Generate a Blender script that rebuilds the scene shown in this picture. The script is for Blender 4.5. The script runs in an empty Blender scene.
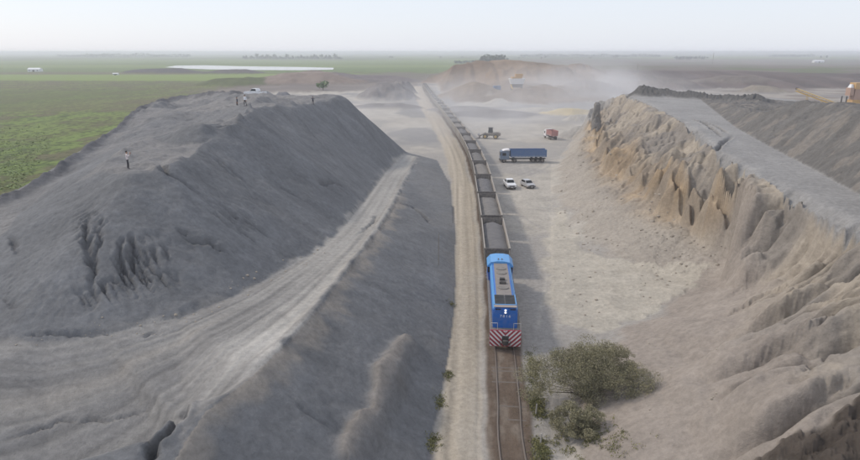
import bpy, bmesh, math, random
import numpy as np
from mathutils import Vector, Matrix
from mathutils.geometry import delaunay_2d_cdt

scene = bpy.context.scene
COL = scene.collection
R = math.radians
rng = np.random.default_rng(7)
random.seed(7)

# ------------------------------------------------------------------ camera, sky, sun, exposure
CAM_H, FPX, PITCH = 27.0, 620.0, math.atan(178 / 620)
cam_d = bpy.data.cameras.new('camera')
cam_d.sensor_width = 36.0
cam_d.lens = 36.0 * FPX / 860.0
cam_d.clip_start, cam_d.clip_end = 0.5, 60000
cam = bpy.data.objects.new('camera', cam_d)
cam.location = (0, 0, CAM_H)
cam.rotation_euler = (math.pi / 2 - PITCH, 0, 0)
COL.objects.link(cam)
scene.camera = cam

SUN_EL, SUN_AZ = R(41), math.atan2(-0.93, 0.36)       # azimuth measured from +Y towards +X
sun_dir = Vector((math.sin(SUN_AZ) * math.cos(SUN_EL), math.cos(SUN_AZ) * math.cos(SUN_EL), math.sin(SUN_EL)))
world = bpy.data.worlds.new('World')
scene.world = world
world.use_nodes = True
wn, wl = world.node_tree.nodes, world.node_tree.links
wn.clear()
sky = wn.new('ShaderNodeTexSky')
sky.sky_type = 'NISHITA'
sky.sun_disc = False
sky.sun_elevation = SUN_EL
sky.sun_rotation = SUN_AZ
sky.air_density = 1.0
sky.dust_density = 1.0
sky.ozone_density = 1.5
bgn = wn.new('ShaderNodeBackground')
bgn.inputs['Strength'].default_value = 0.10
outw = wn.new('ShaderNodeOutputWorld')
veil = wn.new('ShaderNodeMixRGB')                       # thin even cloud veil over the blue
veil.inputs['Fac'].default_value = 0.8
veil.inputs['Color2'].default_value = (5.55, 5.8, 6.45, 1)
wl.new(sky.outputs[0], veil.inputs['Color1'])
wl.new(veil.outputs[0], bgn.inputs['Color'])
wl.new(bgn.outputs[0], outw.inputs['Surface'])

sl = bpy.data.lights.new('sun', 'SUN')
sl.energy = 1.25
sl.angle = R(7)
sl.color = (1.0, 0.90, 0.77)
so = bpy.data.objects.new('sun', sl)
so.rotation_euler = sun_dir.to_track_quat('Z', 'Y').to_euler()
so.location = (-100, 60, 120)
COL.objects.link(so)

scene.view_settings.view_transform = 'Standard'
scene.view_settings.look = 'None'
scene.view_settings.exposure = 0.64
scene.view_settings.gamma = 1.0
scene.render.engine = 'CYCLES'
scene.cycles.use_denoising = True
try:
    scene.cycles.denoiser = 'OPENIMAGEDENOISE'
except Exception:
    pass
scene.cycles.max_bounces = 5
scene.cycles.diffuse_bounces = 3
scene.cycles.glossy_bounces = 2
scene.cycles.transparent_max_bounces = 6
scene.cycles.volume_bounces = 1
scene.cycles.volume_step_rate = 4.0
scene.cycles.volume_max_steps = 96

HAZE_DENSITY = 0.00034

# ------------------------------------------------------------------ geometry of the view, used only to place things
def at(u, v, z=0.0):
    a, b = (u - 430) / FPX, (v - 230) / FPX
    dy = math.cos(PITCH) - b * math.sin(PITCH)
    dz = -math.sin(PITCH) - b * math.cos(PITCH)
    t = (z - CAM_H) / dz
    return Vector((a * t, dy * t, z))

def at_y(u, v, y):
    a, b = (u - 430) / FPX, (v - 230) / FPX
    dy = math.cos(PITCH) - b * math.sin(PITCH)
    dz = -math.sin(PITCH) - b * math.cos(PITCH)
    t = y / dy
    return Vector((a * t, y, CAM_H + dz * t))

# ------------------------------------------------------------------ noise
def _hash(ix, iy, seed):
    h = (ix.astype(np.int64) * 374761393 + iy.astype(np.int64) * 668265263 + seed * 1442695041) & 0xFFFFFFFF
    h = ((h ^ (h >> 13)) * 1274126177) & 0xFFFFFFFF
    h = h ^ (h >> 16)
    return (h & 0xFFFF).astype(np.float64) / 65535.0

def vnoise(x, y, seed=0):
    x = np.asarray(x, float); y = np.asarray(y, float)
    ix, iy = np.floor(x), np.floor(y)
    fx, fy = x - ix, y - iy
    ux, uy = fx * fx * fx * (fx * (fx * 6 - 15) + 10), fy * fy * fy * (fy * (fy * 6 - 15) + 10)
    a, b = _hash(ix, iy, seed), _hash(ix + 1, iy, seed)
    c, d = _hash(ix, iy + 1, seed), _hash(ix + 1, iy + 1, seed)
    return (a + (b - a) * ux) * (1 - uy) + (c + (d - c) * ux) * uy      # 0..1

def fbm(x, y, oct=4, seed=0, gain=0.5):
    s, a, t = 0.0, 1.0, 0.0
    for k in range(oct):
        s = s + a * vnoise(x * 2 ** k + 17.3 * k, y * 2 ** k - 9.1 * k, seed + k)
        t += a; a *= gain
    return s / t

def ridged(x, y, seed=0):
    return 1 - np.abs(2 * vnoise(x, y, seed) - 1)

def sstep(a, b, x):
    t = np.clip((x - a) / (b - a), 0, 1)
    return t * t * (3 - 2 * t)

# ------------------------------------------------------------------ polylines, polygons, TINs
def pline(pts):
    return np.array([[p[0], p[1], p[2] if len(p) > 2 else 0.0] for p in pts], float)

def poly_sd(X, Y, P):
    """arc length along P of the nearest point, signed distance (left of P positive), height of P there"""
    best = np.full(X.shape, 1e18); S = np.zeros(X.shape); D = np.zeros(X.shape); Z = np.zeros(X.shape)
    acc = 0.0
    for i in range(len(P) - 1):
        ax, ay = P[i, :2]; bx, by = P[i + 1, :2]
        dx, dy = bx - ax, by - ay
        L = math.hypot(dx, dy)
        if L < 1e-6: continue
        t = np.clip(((X - ax) * dx + (Y - ay) * dy) / (L * L), 0, 1)
        ex, ey = X - ax - t * dx, Y - ay - t * dy
        d2 = ex * ex + ey * ey
        m = d2 < best
        best = np.where(m, d2, best)
        S = np.where(m, acc + t * L, S)
        sg = np.sign(dx * ey - dy * ex); sg = np.where(sg == 0, 1, sg)
        D = np.where(m, np.sqrt(d2) * sg, D)
        Z = np.where(m, P[i, 2] + t * (P[i + 1, 2] - P[i, 2]), Z)
        acc += L
    return S, D, Z

def inside(X, Y, P):
    r = np.zeros(X.shape, bool)
    n = len(P)
    for i in range(n):
        x1, y1 = P[i][0], P[i][1]; x2, y2 = P[(i + 1) % n][0], P[(i + 1) % n][1]
        if y1 == y2: continue
        c = ((y1 > Y) != (y2 > Y)) & (X < (x2 - x1) * (Y - y1) / (y2 - y1) + x1)
        r ^= c
    return r

class TIN:
    def __init__(self, lines, points=(), outline=None):
        co, ed = [], []
        def idx(p):
            for i, q in enumerate(co):
                if abs(q[0] - p[0]) < 1e-3 and abs(q[1] - p[1]) < 1e-3: return i
            co.append((p[0], p[1], p[2])); return len(co) - 1
        for ln in lines:
            ii = [idx(p) for p in ln]
            ed += [(a, b) for a, b in zip(ii, ii[1:]) if a != b]
        for p in points: idx(p)
        v, e, f, ov, oe, of = delaunay_2d_cdt([Vector(c[:2]) for c in co], ed, [], 0, 1e-5)
        zz = []
        for k, o in enumerate(ov):
            if o: zz.append(co[o[0]][2])
            else:
                p = v[k]
                best = sorted((math.hypot(c[0] - p[0], c[1] - p[1]), c[2]) for c in co)[:2]
                zz.append(sum(b[1] / (b[0] + .01) for b in best) / sum(1 / (b[0] + .01) for b in best))
                print('TIN crossing near', round(p[0], 1), round(p[1], 1))
        self.v = np.array([[a[0], a[1], z] for a, z in zip(v, zz)])
        self.f = [tuple(t) for t in f]
    def bbox(self):
        return self.v[:, 0].min(), self.v[:, 0].max(), self.v[:, 1].min(), self.v[:, 1].max()
    def __call__(self, X, Y):
        sh = X.shape; X = X.ravel(); Y = Y.ravel()
        out = np.full(X.shape, np.nan)
        order = np.argsort(Y, kind='stable'); ys = Y[order]
        for t in self.f:
            a, b, c = self.v[list(t)]
            den = (b[1] - c[1]) * (a[0] - c[0]) + (c[0] - b[0]) * (a[1] - c[1])
            if abs(den) < 1e-9: continue
            lo, hi = np.searchsorted(ys, min(a[1], b[1], c[1])), np.searchsorted(ys, max(a[1], b[1], c[1]), 'right')
            k = order[lo:hi]
            x = X[k]
            k = k[(x >= min(a[0], b[0], c[0])) & (x <= max(a[0], b[0], c[0]))]
            x, y = X[k], Y[k]
            w0 = ((b[1] - c[1]) * (x - c[0]) + (c[0] - b[0]) * (y - c[1])) / den
            w1 = ((c[1] - a[1]) * (x - c[0]) + (a[0] - c[0]) * (y - c[1])) / den
            w2 = 1 - w0 - w1
            m = (w0 >= -1e-9) & (w1 >= -1e-9) & (w2 >= -1e-9)
            out[k[m]] = (w0 * a[2] + w1 * b[2] + w2 * c[2])[m]
        return out.reshape(sh)

A = lambda *ps: [at(*p) for p in ps]
W = lambda *ps: [Vector(p) for p in ps]

# ---- the left side: spoil heap, haul road, embankment
toe_emb = A((425, 157, 0), (437, 160, 0), (450, 185, 0), (455, 230, 0), (455, 300, 0), (449, 350, 0), (440, 400, 0), (425, 460, 0)) + W((-2.6, 25, 0), (-5, 5, 0))
crest = A((418, 157, .4), (406, 180, 1.8), (394, 205, 3.5), (374, 237, 5.4), (345, 275, 6.4), (318, 310, 6.9), (290, 340, 7.3), (258, 370, 7.7), (232, 390, 7.9), (205, 412, 8.0), (184, 445, 7.7)) + W((-12.6, 22, 7.4), (-13.5, 5, 7))
toe_heap = A((404, 154, .4), (385, 172, 1.6), (365, 199, 3.6), (345, 225, 5.1), (320, 247, 6.0), (290, 266, 6.5), (240, 293, 7.2), (180, 317, 7.7), (100, 335, 8.0), (40, 341, 8.2), (0, 341, 8.3), (-80, 338, 8.4)) + W((-52, 42, 8.5), (-70, 44, 4))
road_near = A((50, 465, 8.1), (100, 452, 8.1), (150, 435, 8.1), (170, 414, 8.0), (190, 403, 7.9))
gul_near = A((50, 490, 4.6), (152, 466, 4.0), (164, 446, 4.6), (180, 420, 6.0))
gul_back = W((-19, 20, 4), (-30, 22, 5), (-45, 22, 5), (-20, 5, 2), (-60, 5, 3))
road_left = W((-30, 26.5, 8.2), (-45, 27, 8.3), (-60, 28, 7))
lip = A((345, 97, 16.5), (322, 101, 16.3), (312, 103, 16.4), (291, 108.5, 16.6), (276, 103.5, 17.8), (252, 106, 18.5), (238, 125, 17.6), (225, 134, 17.2), (202, 143, 16.8), (190, 155, 16.5), (160, 167, 16.4), (130, 174, 16.2), (100, 172, 15.7), (70, 184, 14.4), (40, 208, 12.8), (0, 238, 11.4)) + W((-42, 44, 10.4))
ridge_top = A((246, 108.6, 19.3), (228, 114, 19.3), (205, 119, 19.1), (186, 124.5, 18.3))
step_toe = A((224, 130, 17.3), (202, 140, 16.9), (172, 143, 16.5), (152, 141, 16.1))
bench_in = A((189, 108, 16.6), (170, 122, 15.6), (146, 134, 14.8), (124, 145, 14.1), (100, 154, 13.4), (60, 183, 12.5), (20, 215, 11.3))
bench_out = A((235, 94, 17.4), (189, 96.5, 16.7), (165, 100, 16.0), (143, 110, 15.2), (117, 134, 13.7), (97, 146, 13.2), (50, 181.5, 12.0), (0, 207, 10.6)) + W((-49, 50, 9.6), (-52, 42, 8.8))
heap_far = A((345, 96, 16.3), (265, 96, 17.3), (235, 94, 17.4))
outer = W((-6, 172, 0), (-24, 186, 0), (-45, 192, 0), (-70, 188, 0), (-86, 168, 0), (-86, 140, 0), (-78, 105, 0), (-72, 75, 0), (-70, 55, 0), (-74, 44, 0), (-74, 5, 0))
tinL = TIN([toe_emb, crest, toe_heap, road_near, gul_near, road_left, lip, ridge_top, step_toe, bench_in, bench_out, heap_far, outer + [toe_emb[-1]], [outer[0], toe_emb[0]]],
           gul_back + A((170, 152, 16.4), (150, 160, 16.2), (110, 160, 15.3), (80, 172, 14.0), (265, 99, 17.9)))

# ---- the right side: quarry bank, plateau, gravel heap
kcrest = A((621, 93.5, 14), (640, 101, 14), (662, 111, 14), (681, 121, 14), (700, 135, 14), (716, 150, 13.8), (738, 164, 13.5), (760, 176, 13.3), (800, 197, 13.3), (860, 227, 13.3), (960, 276, 13.3)) + W((33, 20, 13.3), (31, 5, 13.3))
wallfoot = A((600, 130, 5.5), (596, 147, 4.5), (616, 176, 4.2), (648, 197, 4.3), (669, 216, 3.8), (700, 244, 2.9), (733, 263, 2.6))
ledge = [at_y(600, 124, 165)] + [Vector((p.x + 1.5, p.y - .2, z)) for p, z in zip([at(616, 176, 4.2), at(648, 197, 4.3), at(669, 216, 3.8), at(700, 244, 2.9), at(729, 262, 2.6)], (6.0, 6.5, 7.4, 7.3, 6.4))]
midslope = A((737, 290, 3.8), (726, 330, 5.4), (742, 365, 6.0), (770, 400, 6.4), (805, 450, 6.7)) + W((18, 20, 6.6), (17, 5, 6.6))
lowslope = A((690, 300, 1.3), (667, 340, 2.2), (667, 380, 2.7), (682, 420, 3.2), (702, 460, 3.6)) + W((13.5, 20, 3.2), (12, 5, 1.8))
btoe = A((596, 108, 0), (572, 140, 0), (552, 170, 0), (553, 190, 0), (560, 215, 0), (578, 242, 0), (612, 262, .3), (660, 274, .6), (700, 281, 1.0), (725, 279, 1.9), (715, 288, 1.3), (690, 293, .6), (650, 316, .2), (597, 336, 0), (568, 362, 0), (556, 400, 0), (553, 460, 0)) + W((7.5, 25, 0), (6.5, 5, 0))
htoe = A((700, 99, 14), (735, 127, 13.6), (765, 144, 13.5), (800, 163, 13.3), (860, 196, 13.3), (960, 245, 13.3)) + W((52, 30, 13.3), (52, 5, 13.3))
hcrest = A((765, 114, 16.2), (785, 105, 18.4), (803, 101, 19.2), (832, 103.5, 19.6), (860, 112, 19.8), (960, 150, 19.8)) + W((70, 30, 19), (70, 5, 19))
rfar = W((64, 224, 0), (90, 236, 0), (125, 238, 0), (180, 235, 2), (260, 200, 3), (260, 5, 3))
tinR = TIN([kcrest, wallfoot, ledge, midslope, lowslope, btoe, htoe, hcrest, [btoe[0]] + rfar, [rfar[-1], btoe[-1]]],
           W((85, 205, 13.5), (110, 200, 13), (150, 180, 8), (150, 205, 5), (110, 130, 14), (140, 100, 14), (200, 120, 6)) + A((625, 330, 0.8)))
# ---- the far quarry face
ftop = A((447, 70, 12), (452, 65.5, 16.5), (461, 62, 19), (475, 60.5, 20), (520, 61.5, 19.6), (555, 66, 15), (605, 71.2, 9.6), (700, 72.4, 8.6), (780, 73.5, 8.5), (870, 74.5, 8), (1000, 75, 8), (1300, 76, 8))
fbot = A((437, 84, 0), (441, 92, 0), (453, 104, 0), (500, 106, 0), (560, 104.5, 0), (600, 98, 0), (640, 92, 0), (700, 89.5, 0), (780, 89, 0), (870, 90, 0), (1000, 91, 0), (1300, 94, 0))
fback = W((-10, 560, 0), (0, 700, 3), (100, 1000, 4), (500, 1500, 0), (1500, 1500, 0), (1500, 600, 4))
tinF = TIN([ftop, fbot, [fbot[0]] + fback + [fbot[-1]]], A((470, 76, 9), (500, 82, 8), (530, 80, 9), (560, 82, 7)) + W((60, 520, 19), (120, 560, 16), (120, 800, 9), (300, 800, 8), (700, 800, 7)))

# ---- road, rails
def curve_pts(pts, n=24):
    P = [pts[0]] + list(pts) + [pts[-1]]
    out = []
    for i in range(1, len(P) - 2):
        p0, p1, p2, p3 = P[i - 1], P[i], P[i + 1], P[i + 2]
        for k in range(n):
            t = k / n
            out.append(0.5 * ((2 * p1) + (p2 - p0) * t + (2 * p0 - 5 * p1 + 4 * p2 - p3) * t * t + (3 * p1 - p0 - 3 * p2 + p3) * t ** 3))
    out.append(P[-2])
    return out
tp = W((5.9, 5, 0), (5.75, 20, 0)) + A((513, 460, 0), (508.5, 400, 0), (504.4, 350, 0), (498.5, 290, 0), (491.5, 240, 0), (485, 205, 0), (478.5, 175, 0), (467, 148, 0), (449.5, 122, 0), (437, 106, 0), (428.5, 94, 0), (423.5, 86, 0))
TRACK = curve_pts(tp, 10)
TRK = pline(TRACK)

# ------------------------------------------------------------------ the terrain grid: one sheet from behind the camera to the horizon
ys = [4.0]
while ys[-1] < 15000:
    y = ys[-1]
    if y < 60: g = .19
    elif y < 260: g = .19 * (y / 60) ** 1.3
    else: g = .0068 * y * (1 + .9 * sstep(300, 2500, y))
    ys.append(y + g)
ys = np.array(ys)
NC = 1120
uf = np.linspace(-.80, .80, 4000)                         # finer columns where the steep bank stands
cd = 1 + 1.9 * sstep(.17, .23, uf) * (1 - sstep(.40, .48, uf)) + .35 * (np.abs(uf) < .45)
cd = np.concatenate([[0], np.cumsum((cd[1:] + cd[:-1]) / 2)]); us = np.interp(np.linspace(0, cd[-1], NC), cd, uf)
X = us[None, :] * (ys[:, None] + 42.0)
Y = np.repeat(ys[:, None], NC, 1)
NR = len(ys)
print('terrain grid', NR, NC)

jx = fbm(X * .45, Y * .45, 4, 11) - .5
jy = fbm(X * .45 + 50, Y * .45, 4, 21) - .5
near = Y < 1600

def sub(bb, pad=3):
    r0, r1 = np.searchsorted(ys, bb[2] - pad), np.searchsorted(ys, bb[3] + pad)
    return slice(max(r0, 0), min(r1 + 1, NR))

def blur(Hm, n=1):
    for _ in range(n):
        P = np.pad(Hm, 1, mode='edge')
        Hm = (P[1:-1, 1:-1] * 4 + P[:-2, 1:-1] * 2 + P[2:, 1:-1] * 2 + P[1:-1, :-2] * 2 + P[1:-1, 2:] * 2 + P[:-2, :-2] + P[:-2, 2:] + P[2:, :-2] + P[2:, 2:]) / 16
    return Hm

H = np.zeros_like(X)
H += .10 * (fbm(X * .12, Y * .12, 3, 5) - .5) * sstep(10, 40, Y)
ALB = np.zeros(X.shape + (3,))
REG = np.zeros(X.shape, np.int8)
REGION = ['ground', 'spoil_heap_hill', 'haul_road', 'embankment_slope', 'dirt_road', 'railway_bed_ground', 'quarry_floor', 'quarry_bank_cliff', 'plateau_ground', 'gravel_heap_hill', 'quarry_face_hill']

def col(a, b, c): return np.array((a, b, c))
def mix(mask, c):
    ALB[...] = ALB * (1 - mask[..., None]) + (c if getattr(c, 'ndim', 1) == 3 else np.asarray(c)[None, None, :]) * mask[..., None]
def mixin(rows, mask, c):
    ALB[rows] = ALB[rows] * (1 - mask[..., None]) + np.asarray(c) * mask[..., None]

# base: field on the left, pale dusty quarry ground in the middle
f1 = fbm(X * .02, Y * .012, 5, 31); f2 = fbm(X * .11, Y * .06, 5, 41); f3 = fbm(X * .9, Y * .5, 4, 45)
GREEN, OLIVE, BROWN, LIME = col(.098, .142, .042), col(.125, .138, .056), col(.14, .118, .08), col(.20, .26, .075)
ALB[...] = OLIVE
mix(sstep(.44, .62, f1 * .55 + f2 * .45), GREEN)
mix(sstep(.51, .62, f1 * .3 + (1 - f2) * .7) * .6, BROWN)
mix(sstep(.48, .62, f3 * .5 + f2 * .5) * .7, LIME * .95)
mix(sstep(.53, .65, 1 - f3) * .5, col(.05, .06, .03))
# bands across the far fields
wob = Y * (1 + .07 * (fbm(X * .004, Y * .002, 3, 51) - .5))
def band(y0, y1, c, k, x0=-1e9, x1=1e9):
    m = sstep(y0 * .97, y0 * 1.02, wob) * (1 - sstep(y1 * .98, y1 * 1.03, wob)) * sstep(x0 - 30, x0 + 30, X) * (1 - sstep(x1 - 30, x1 + 30, X))
    mix(m * k, c)
band(300, 620, BROWN, .38)
band(300, 480, GREEN, .35, -500, -200)
band(630, 800, LIME, .85, -1e9, -60)
band(800, 960, BROWN, .7, -700, -300)
band(900, 1150, GREEN * 1.2, .7)
band(1150, 1400, LIME * .9, .7, -1000, 100)
band(1400, 2100, GREEN, .8)
band(2100, 2700, GREEN * .75, .6)
band(2700, 15000, GREEN * .8, .7)
fx = fbm(X * .0016, Y * .0006, 4, 61)
mix(sstep(.5, .6, fx) * sstep(1200, 1800, Y) * .6, LIME * .9)

DUST, DUST2, GREY, DARK, SAND, TAN = col(.40, .37, .325), col(.33, .31, .285), col(.22, .215, .215), col(.158, .161, .166), col(.47, .43, .36), col(.36, .305, .235)
# quarry ground
tx = np.interp(Y, TRK[:, 1], TRK[:, 0])
qpoly = [(p[0], p[1]) for p in W((-2, 0, 0), (-4, 150, 0), (-28, 185, 0), (-60, 195, 0), (-92, 215, 0), (-80, 330, 0), (-160, 470, 0), (-120, 560, 0), (-20, 600, 0), (0, 620, 0), (600, 640, 0), (900, 600, 0), (900, 0, 0))]
q = inside(X + jx * (6 + Y * .05), Y + jy * (6 + Y * .05), qpoly) & near
q = blur(q.astype(float), 1)
n1 = fbm(X * .05, Y * .04, 5, 71); n2 = fbm(X * .35, Y * .25, 4, 81)
qc = DUST[None, None, :] * (0.82 + .36 * n2[..., None]) * np.ones_like(ALB)
m = sstep(.50, .64, n1)[..., None]
qc = qc * (1 - m) + (DUST2 * 1.0) * m
m = (sstep(.47, .60, fbm(X * .03 + 9, Y * .02, 4, 91)) * sstep(140, 190, Y) * .75)[..., None]
qc = qc * (1 - m) + GREY * m
mix(q, qc)
m = sstep(90, 170, X + jx * 40) * sstep(235, 330, Y + jy * 60) * (1 - sstep(620, 700, Y)) * (.45 + .5 * sstep(.4, .6, n1))
mix(m, col(.20, .17, .148))
REG[q > .5] = 6
# dark mottled ground beyond the far left edge of the pit
m = inside(X + jx * 60, Y + jy * 60, [(-170, 430), (-140, 720), (-40, 900), (40, 760), (-10, 520), (-60, 450)]).astype(float)
mix(blur(m, 2) * .8, col(.16, .135, .12))
# wide brown pit land on the far right
m = sstep(560, 640, Y + jy * 120) * (1 - sstep(2200, 3000, Y + jy * 500)) * sstep(60, 260, X + jx * 100 - Y * .02)
mix(m * .92, col(.165, .138, .12) * (.7 + .6 * fbm(X * .006, Y * .003, 4, 65)[..., None]))
mix(m * sstep(.56, .64, f1) * .6, GREEN * .9)

# slightly darker band on the ground to the right of the train
S, D, _ = poly_sd(X[:sub((0, 0, 0, 560)).stop], Y[:sub((0, 0, 0, 560)).stop], TRK[::3])
RT = slice(0, D.shape[0])
side = -D                                                   # to the right of the track: positive
nn = fbm(X[RT] * .25, Y[RT] * .12, 4, 101)
dark_band = sstep(1.5, 2.2, side) * (1 - sstep(4.6, 6.4, side + (nn - .5) * 5)) * sstep(50, 56, Y[RT]) * (1 - sstep(300, 420, Y[RT]))
mixin(RT, dark_band * (.30 * nn), col(.26, .25, .245))
for k_ in range(22):                                        # wheel tracks crossing the yard
    g_ = np.random.default_rng(900 + k_)
    y0_ = g_.uniform(55, 260); x0_ = np.interp(y0_, TRK[:, 1], TRK[:, 0]) + g_.uniform(4, 12)
    cp = [Vector((x0_, y0_, 0))]; hd_ = g_.uniform(-.5, 1.9)
    for q_ in range(5):
        hd_ += g_.uniform(-.5, .5); cp.append(cp[-1] + Vector((math.cos(hd_), math.sin(hd_), 0)) * g_.uniform(9, 22))
    PT = pline(curve_pts(cp, 5)); r_ = slice(max(0, np.searchsorted(ys, PT[:, 1].min() - 3)), min(RT.stop, np.searchsorted(ys, PT[:, 1].max() + 3)))
    s_, d_, _ = poly_sd(X[r_], Y[r_], PT)
    wd = .20 + Y[r_] * .0012
    kk = (np.exp(-((np.abs(d_) - .95) / wd) ** 2) + .0) * sstep(0, 4, s_) * sstep(s_.max(), s_.max() - 4, s_) * (.3 + .7 * vnoise(s_ * .4, d_ * 2, 77))
    sd_ = np.interp(Y[r_], TRK[:, 1], TRK[:, 0]); kk = kk * (X[r_] > sd_ + 2.2)
    mixin(r_, kk * g_.uniform(.35, .7), DUST * 1.18 if g_.uniform() < .55 else GREY * 1.05)
    H[r_] -= kk * .05
# rail bed
bed = (1 - sstep(1.5, 1.9, np.abs(D) + (nn - .5) * .9))
bedn = fbm(X[RT] * 1.2, Y[RT] * .35, 4, 111)[..., None]
mixin(RT, bed, col(.135, .102, .078) * (.8 + .4 * bedn) + (col(.21, .18, .15) - col(.135, .102, .078)) * sstep(.55, .75, bedn) * .6)
REG[RT][np.abs(D) < 1.75] = 5
H[RT] += .10 * bed - .06
lane = sstep(-1.35, -1.15, -np.abs(side + 0.0)) * 0
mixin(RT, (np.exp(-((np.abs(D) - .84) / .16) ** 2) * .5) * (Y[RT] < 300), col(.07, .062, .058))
# dirt road on the left of the train: from 8.3 m to 2.3 m left of the track
rl = np.interp(Y[RT], [0, 45, 60, 100, 140, 200, 350, 520], [5.4, 5.4, 5.6, 5.6, 6.6, 7.5, 9.5, 12])
rd = sstep(1.7, 2.6, D + (nn - .5) * 1.6) * (1 - sstep(rl - .5, rl + .4, D + (nn - .5) * 1.3)) * (Y[RT] < 520)
s1 = vnoise(D * 2.2, S * .035, 121)[..., None]; s2 = fbm(D * 5.0, S * .10, 3, 125)[..., None]
roadc = col(.40, .352, .285) * (.86 + .22 * s1 + .14 * s2)
gr = np.exp(-((D - 2.45) / .22) ** 2)[..., None] * .0
for ww, k in ((3.4, .5), (4.9, .5)):
    e = (np.exp(-((D - ww + .25 * np.sin(S * .05)) / .28) ** 2) * k)[..., None]
    roadc = roadc * (1 - e * .30)
e = sstep(.55, .7, fbm(X[RT] * .3, Y[RT] * .07, 3, 131))[..., None]
roadc = roadc * (1 - e * .25) + col(.40, .375, .34) * e * .25
mixin(RT, rd, roadc)
REG[RT][(D > 2.1) & (D < rl) & (Y[RT] < 520)] = 4
H[RT] += rd * (.10 * vnoise(D * 1.6, S * .03, 141) - .05)
H[RT] -= .10 * np.exp(-((D - 2.35) / .2) ** 2)
# verge and ditch between the road and the foot of the embankment
S2, D2, _ = poly_sd(X[RT], Y[RT], pline([(p[0], p[1], 0) for p in toe_emb]))
verge = (D > rl) & (D2 > -3) & (Y[RT] < 135)
vg = sstep(rl - .1, rl + .4, D) * (Y[RT] < 135) * (X[RT] > -12)
vn = fbm(X[RT] * .8, Y[RT] * .3, 4, 151)
mixin(RT, vg * .9, col(.235, .225, .215) + (col(.14, .14, .15) - col(.235, .225, .215)) * sstep(.4, .6, vn)[..., None])
dpos = np.interp(Y[RT], [0, 37, 45, 58, 110], [7.6, 7.0, 6.4, 5.95, 5.9])
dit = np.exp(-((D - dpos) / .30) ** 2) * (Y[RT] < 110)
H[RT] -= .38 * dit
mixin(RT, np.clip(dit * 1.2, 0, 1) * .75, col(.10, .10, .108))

# ---------------------------------- water-cut relief
def take(F, px, py, rows):
    r = np.interp(py, ys[rows], np.arange(F.shape[0])); c = np.interp(px / (py + 42.0), us, np.arange(NC))
    r0 = np.clip(r.astype(int), 0, F.shape[0] - 2); c0 = np.clip(c.astype(int), 0, NC - 2); fr_, fc_ = r - r0, c - c0
    return (F[r0, c0] * (1 - fc_) + F[r0, c0 + 1] * fc_) * (1 - fr_) + (F[r0 + 1, c0] * (1 - fc_) + F[r0 + 1, c0 + 1] * fc_) * fr_
def spread(F, gx_, gy_, x, y):
    ny_, nx_ = F.shape
    r = np.interp(y, gy_, np.arange(ny_)); c = np.interp(x, gx_, np.arange(nx_))
    r0 = np.clip(r.astype(int), 0, ny_ - 2); c0 = np.clip(c.astype(int), 0, nx_ - 2); fr_, fc_ = r - r0, c - c0
    v_ = (F[r0, c0] * (1 - fc_) + F[r0, c0 + 1] * fc_) * (1 - fr_) + (F[r0 + 1, c0] * (1 - fc_) + F[r0 + 1, c0 + 1] * fc_) * fr_
    return np.where((x > gx_[1]) & (x < gx_[-2]) & (y > gy_[1]) & (y < gy_[-2]), v_, 0)
def erode(eh, K, CS, n):
    ny_, nx_ = eh.shape
    base_i = np.arange(ny_ * nx_).reshape(ny_, nx_)
    eh0 = eh.copy()
    eh = eh + (_hash(base_i, 0 * base_i, 5) - .5) * .10
    for it in range(n):
        P_ = np.pad(eh, 1, mode='edge')
        bs = np.zeros_like(eh); rec = base_i.copy()
        for oy in (-1, 0, 1):
            for ox in (-1, 0, 1):
                if ox == 0 and oy == 0: continue
                q_ = P_[1 + oy:1 + oy + ny_, 1 + ox:1 + ox + nx_]
                sl_ = (eh - q_) / (CS * math.hypot(ox, oy))
                tgt = np.clip(np.arange(ny_)[:, None] + oy, 0, ny_ - 1) * nx_ + np.clip(np.arange(nx_)[None, :] + ox, 0, nx_ - 1)
                m_ = sl_ > bs
                bs = np.where(m_, sl_, bs); rec = np.where(m_, tgt, rec)
        order = np.argsort(-eh.ravel()).tolist(); rl_ = rec.ravel().tolist(); acc_ = [1.0] * (ny_ * nx_)
        for i_ in order:
            j_ = rl_[i_]
            if j_ != i_: acc_[j_] += acc_[i_]
        acc_ = np.array(acc_).reshape(ny_, nx_)
        dz_ = K * np.clip(np.sqrt(acc_) - 1.0, 0, 5) * np.clip(bs, 0, 1.3)
        low_ = eh.ravel()[rec.ravel()].reshape(ny_, nx_)
        eh = np.maximum(eh - dz_, np.minimum(eh, low_ + .03))
        eh = eh + .05 * (blur(eh, 1) - eh)
    return np.clip(eh0 - eh, -1, 4)
# ---------------------------------- left complex
rows = sub(tinL.bbox())
x, y = X[rows], Y[rows]
hL = tinL(x, y)
mL = ~np.isnan(hL)
hL0 = np.where(mL, hL, 0)
hL = blur(hL0, 3)
hL = np.where(hL > 12.5, blur(hL, 4), hL); hL = blur(hL, 1)
TC, TH = pline(crest), pline(toe_heap)
sC, dC, zC = poly_sd(x, y, TC)           # lines run towards the camera: left of line = +x side
sH, dH, zH = poly_sd(x, y, TH)
haulpoly = [tuple(p[:2]) for p in crest[:-2]] + [tuple(p[:2]) for p in road_near[::-1]] + [tuple(p[:2]) for p in road_left] + [tuple(p[:2]) for p in toe_heap[::-1]]
jxx, jyy = jx[rows], jy[rows]
haul = inside(x, y, haulpoly) & mL
haul_s = blur(inside(x + jxx * 1.6, y + jyy * 1.6, haulpoly).astype(float), 1) * mL
heappoly = [tuple(p[:2]) for p in toe_heap] + [tuple(p[:2]) for p in outer[::-1]][1:]
heap = inside(x, y, heappoly) & mL
embk = mL & (dC > 0) & ~haul & ~heap
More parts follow.
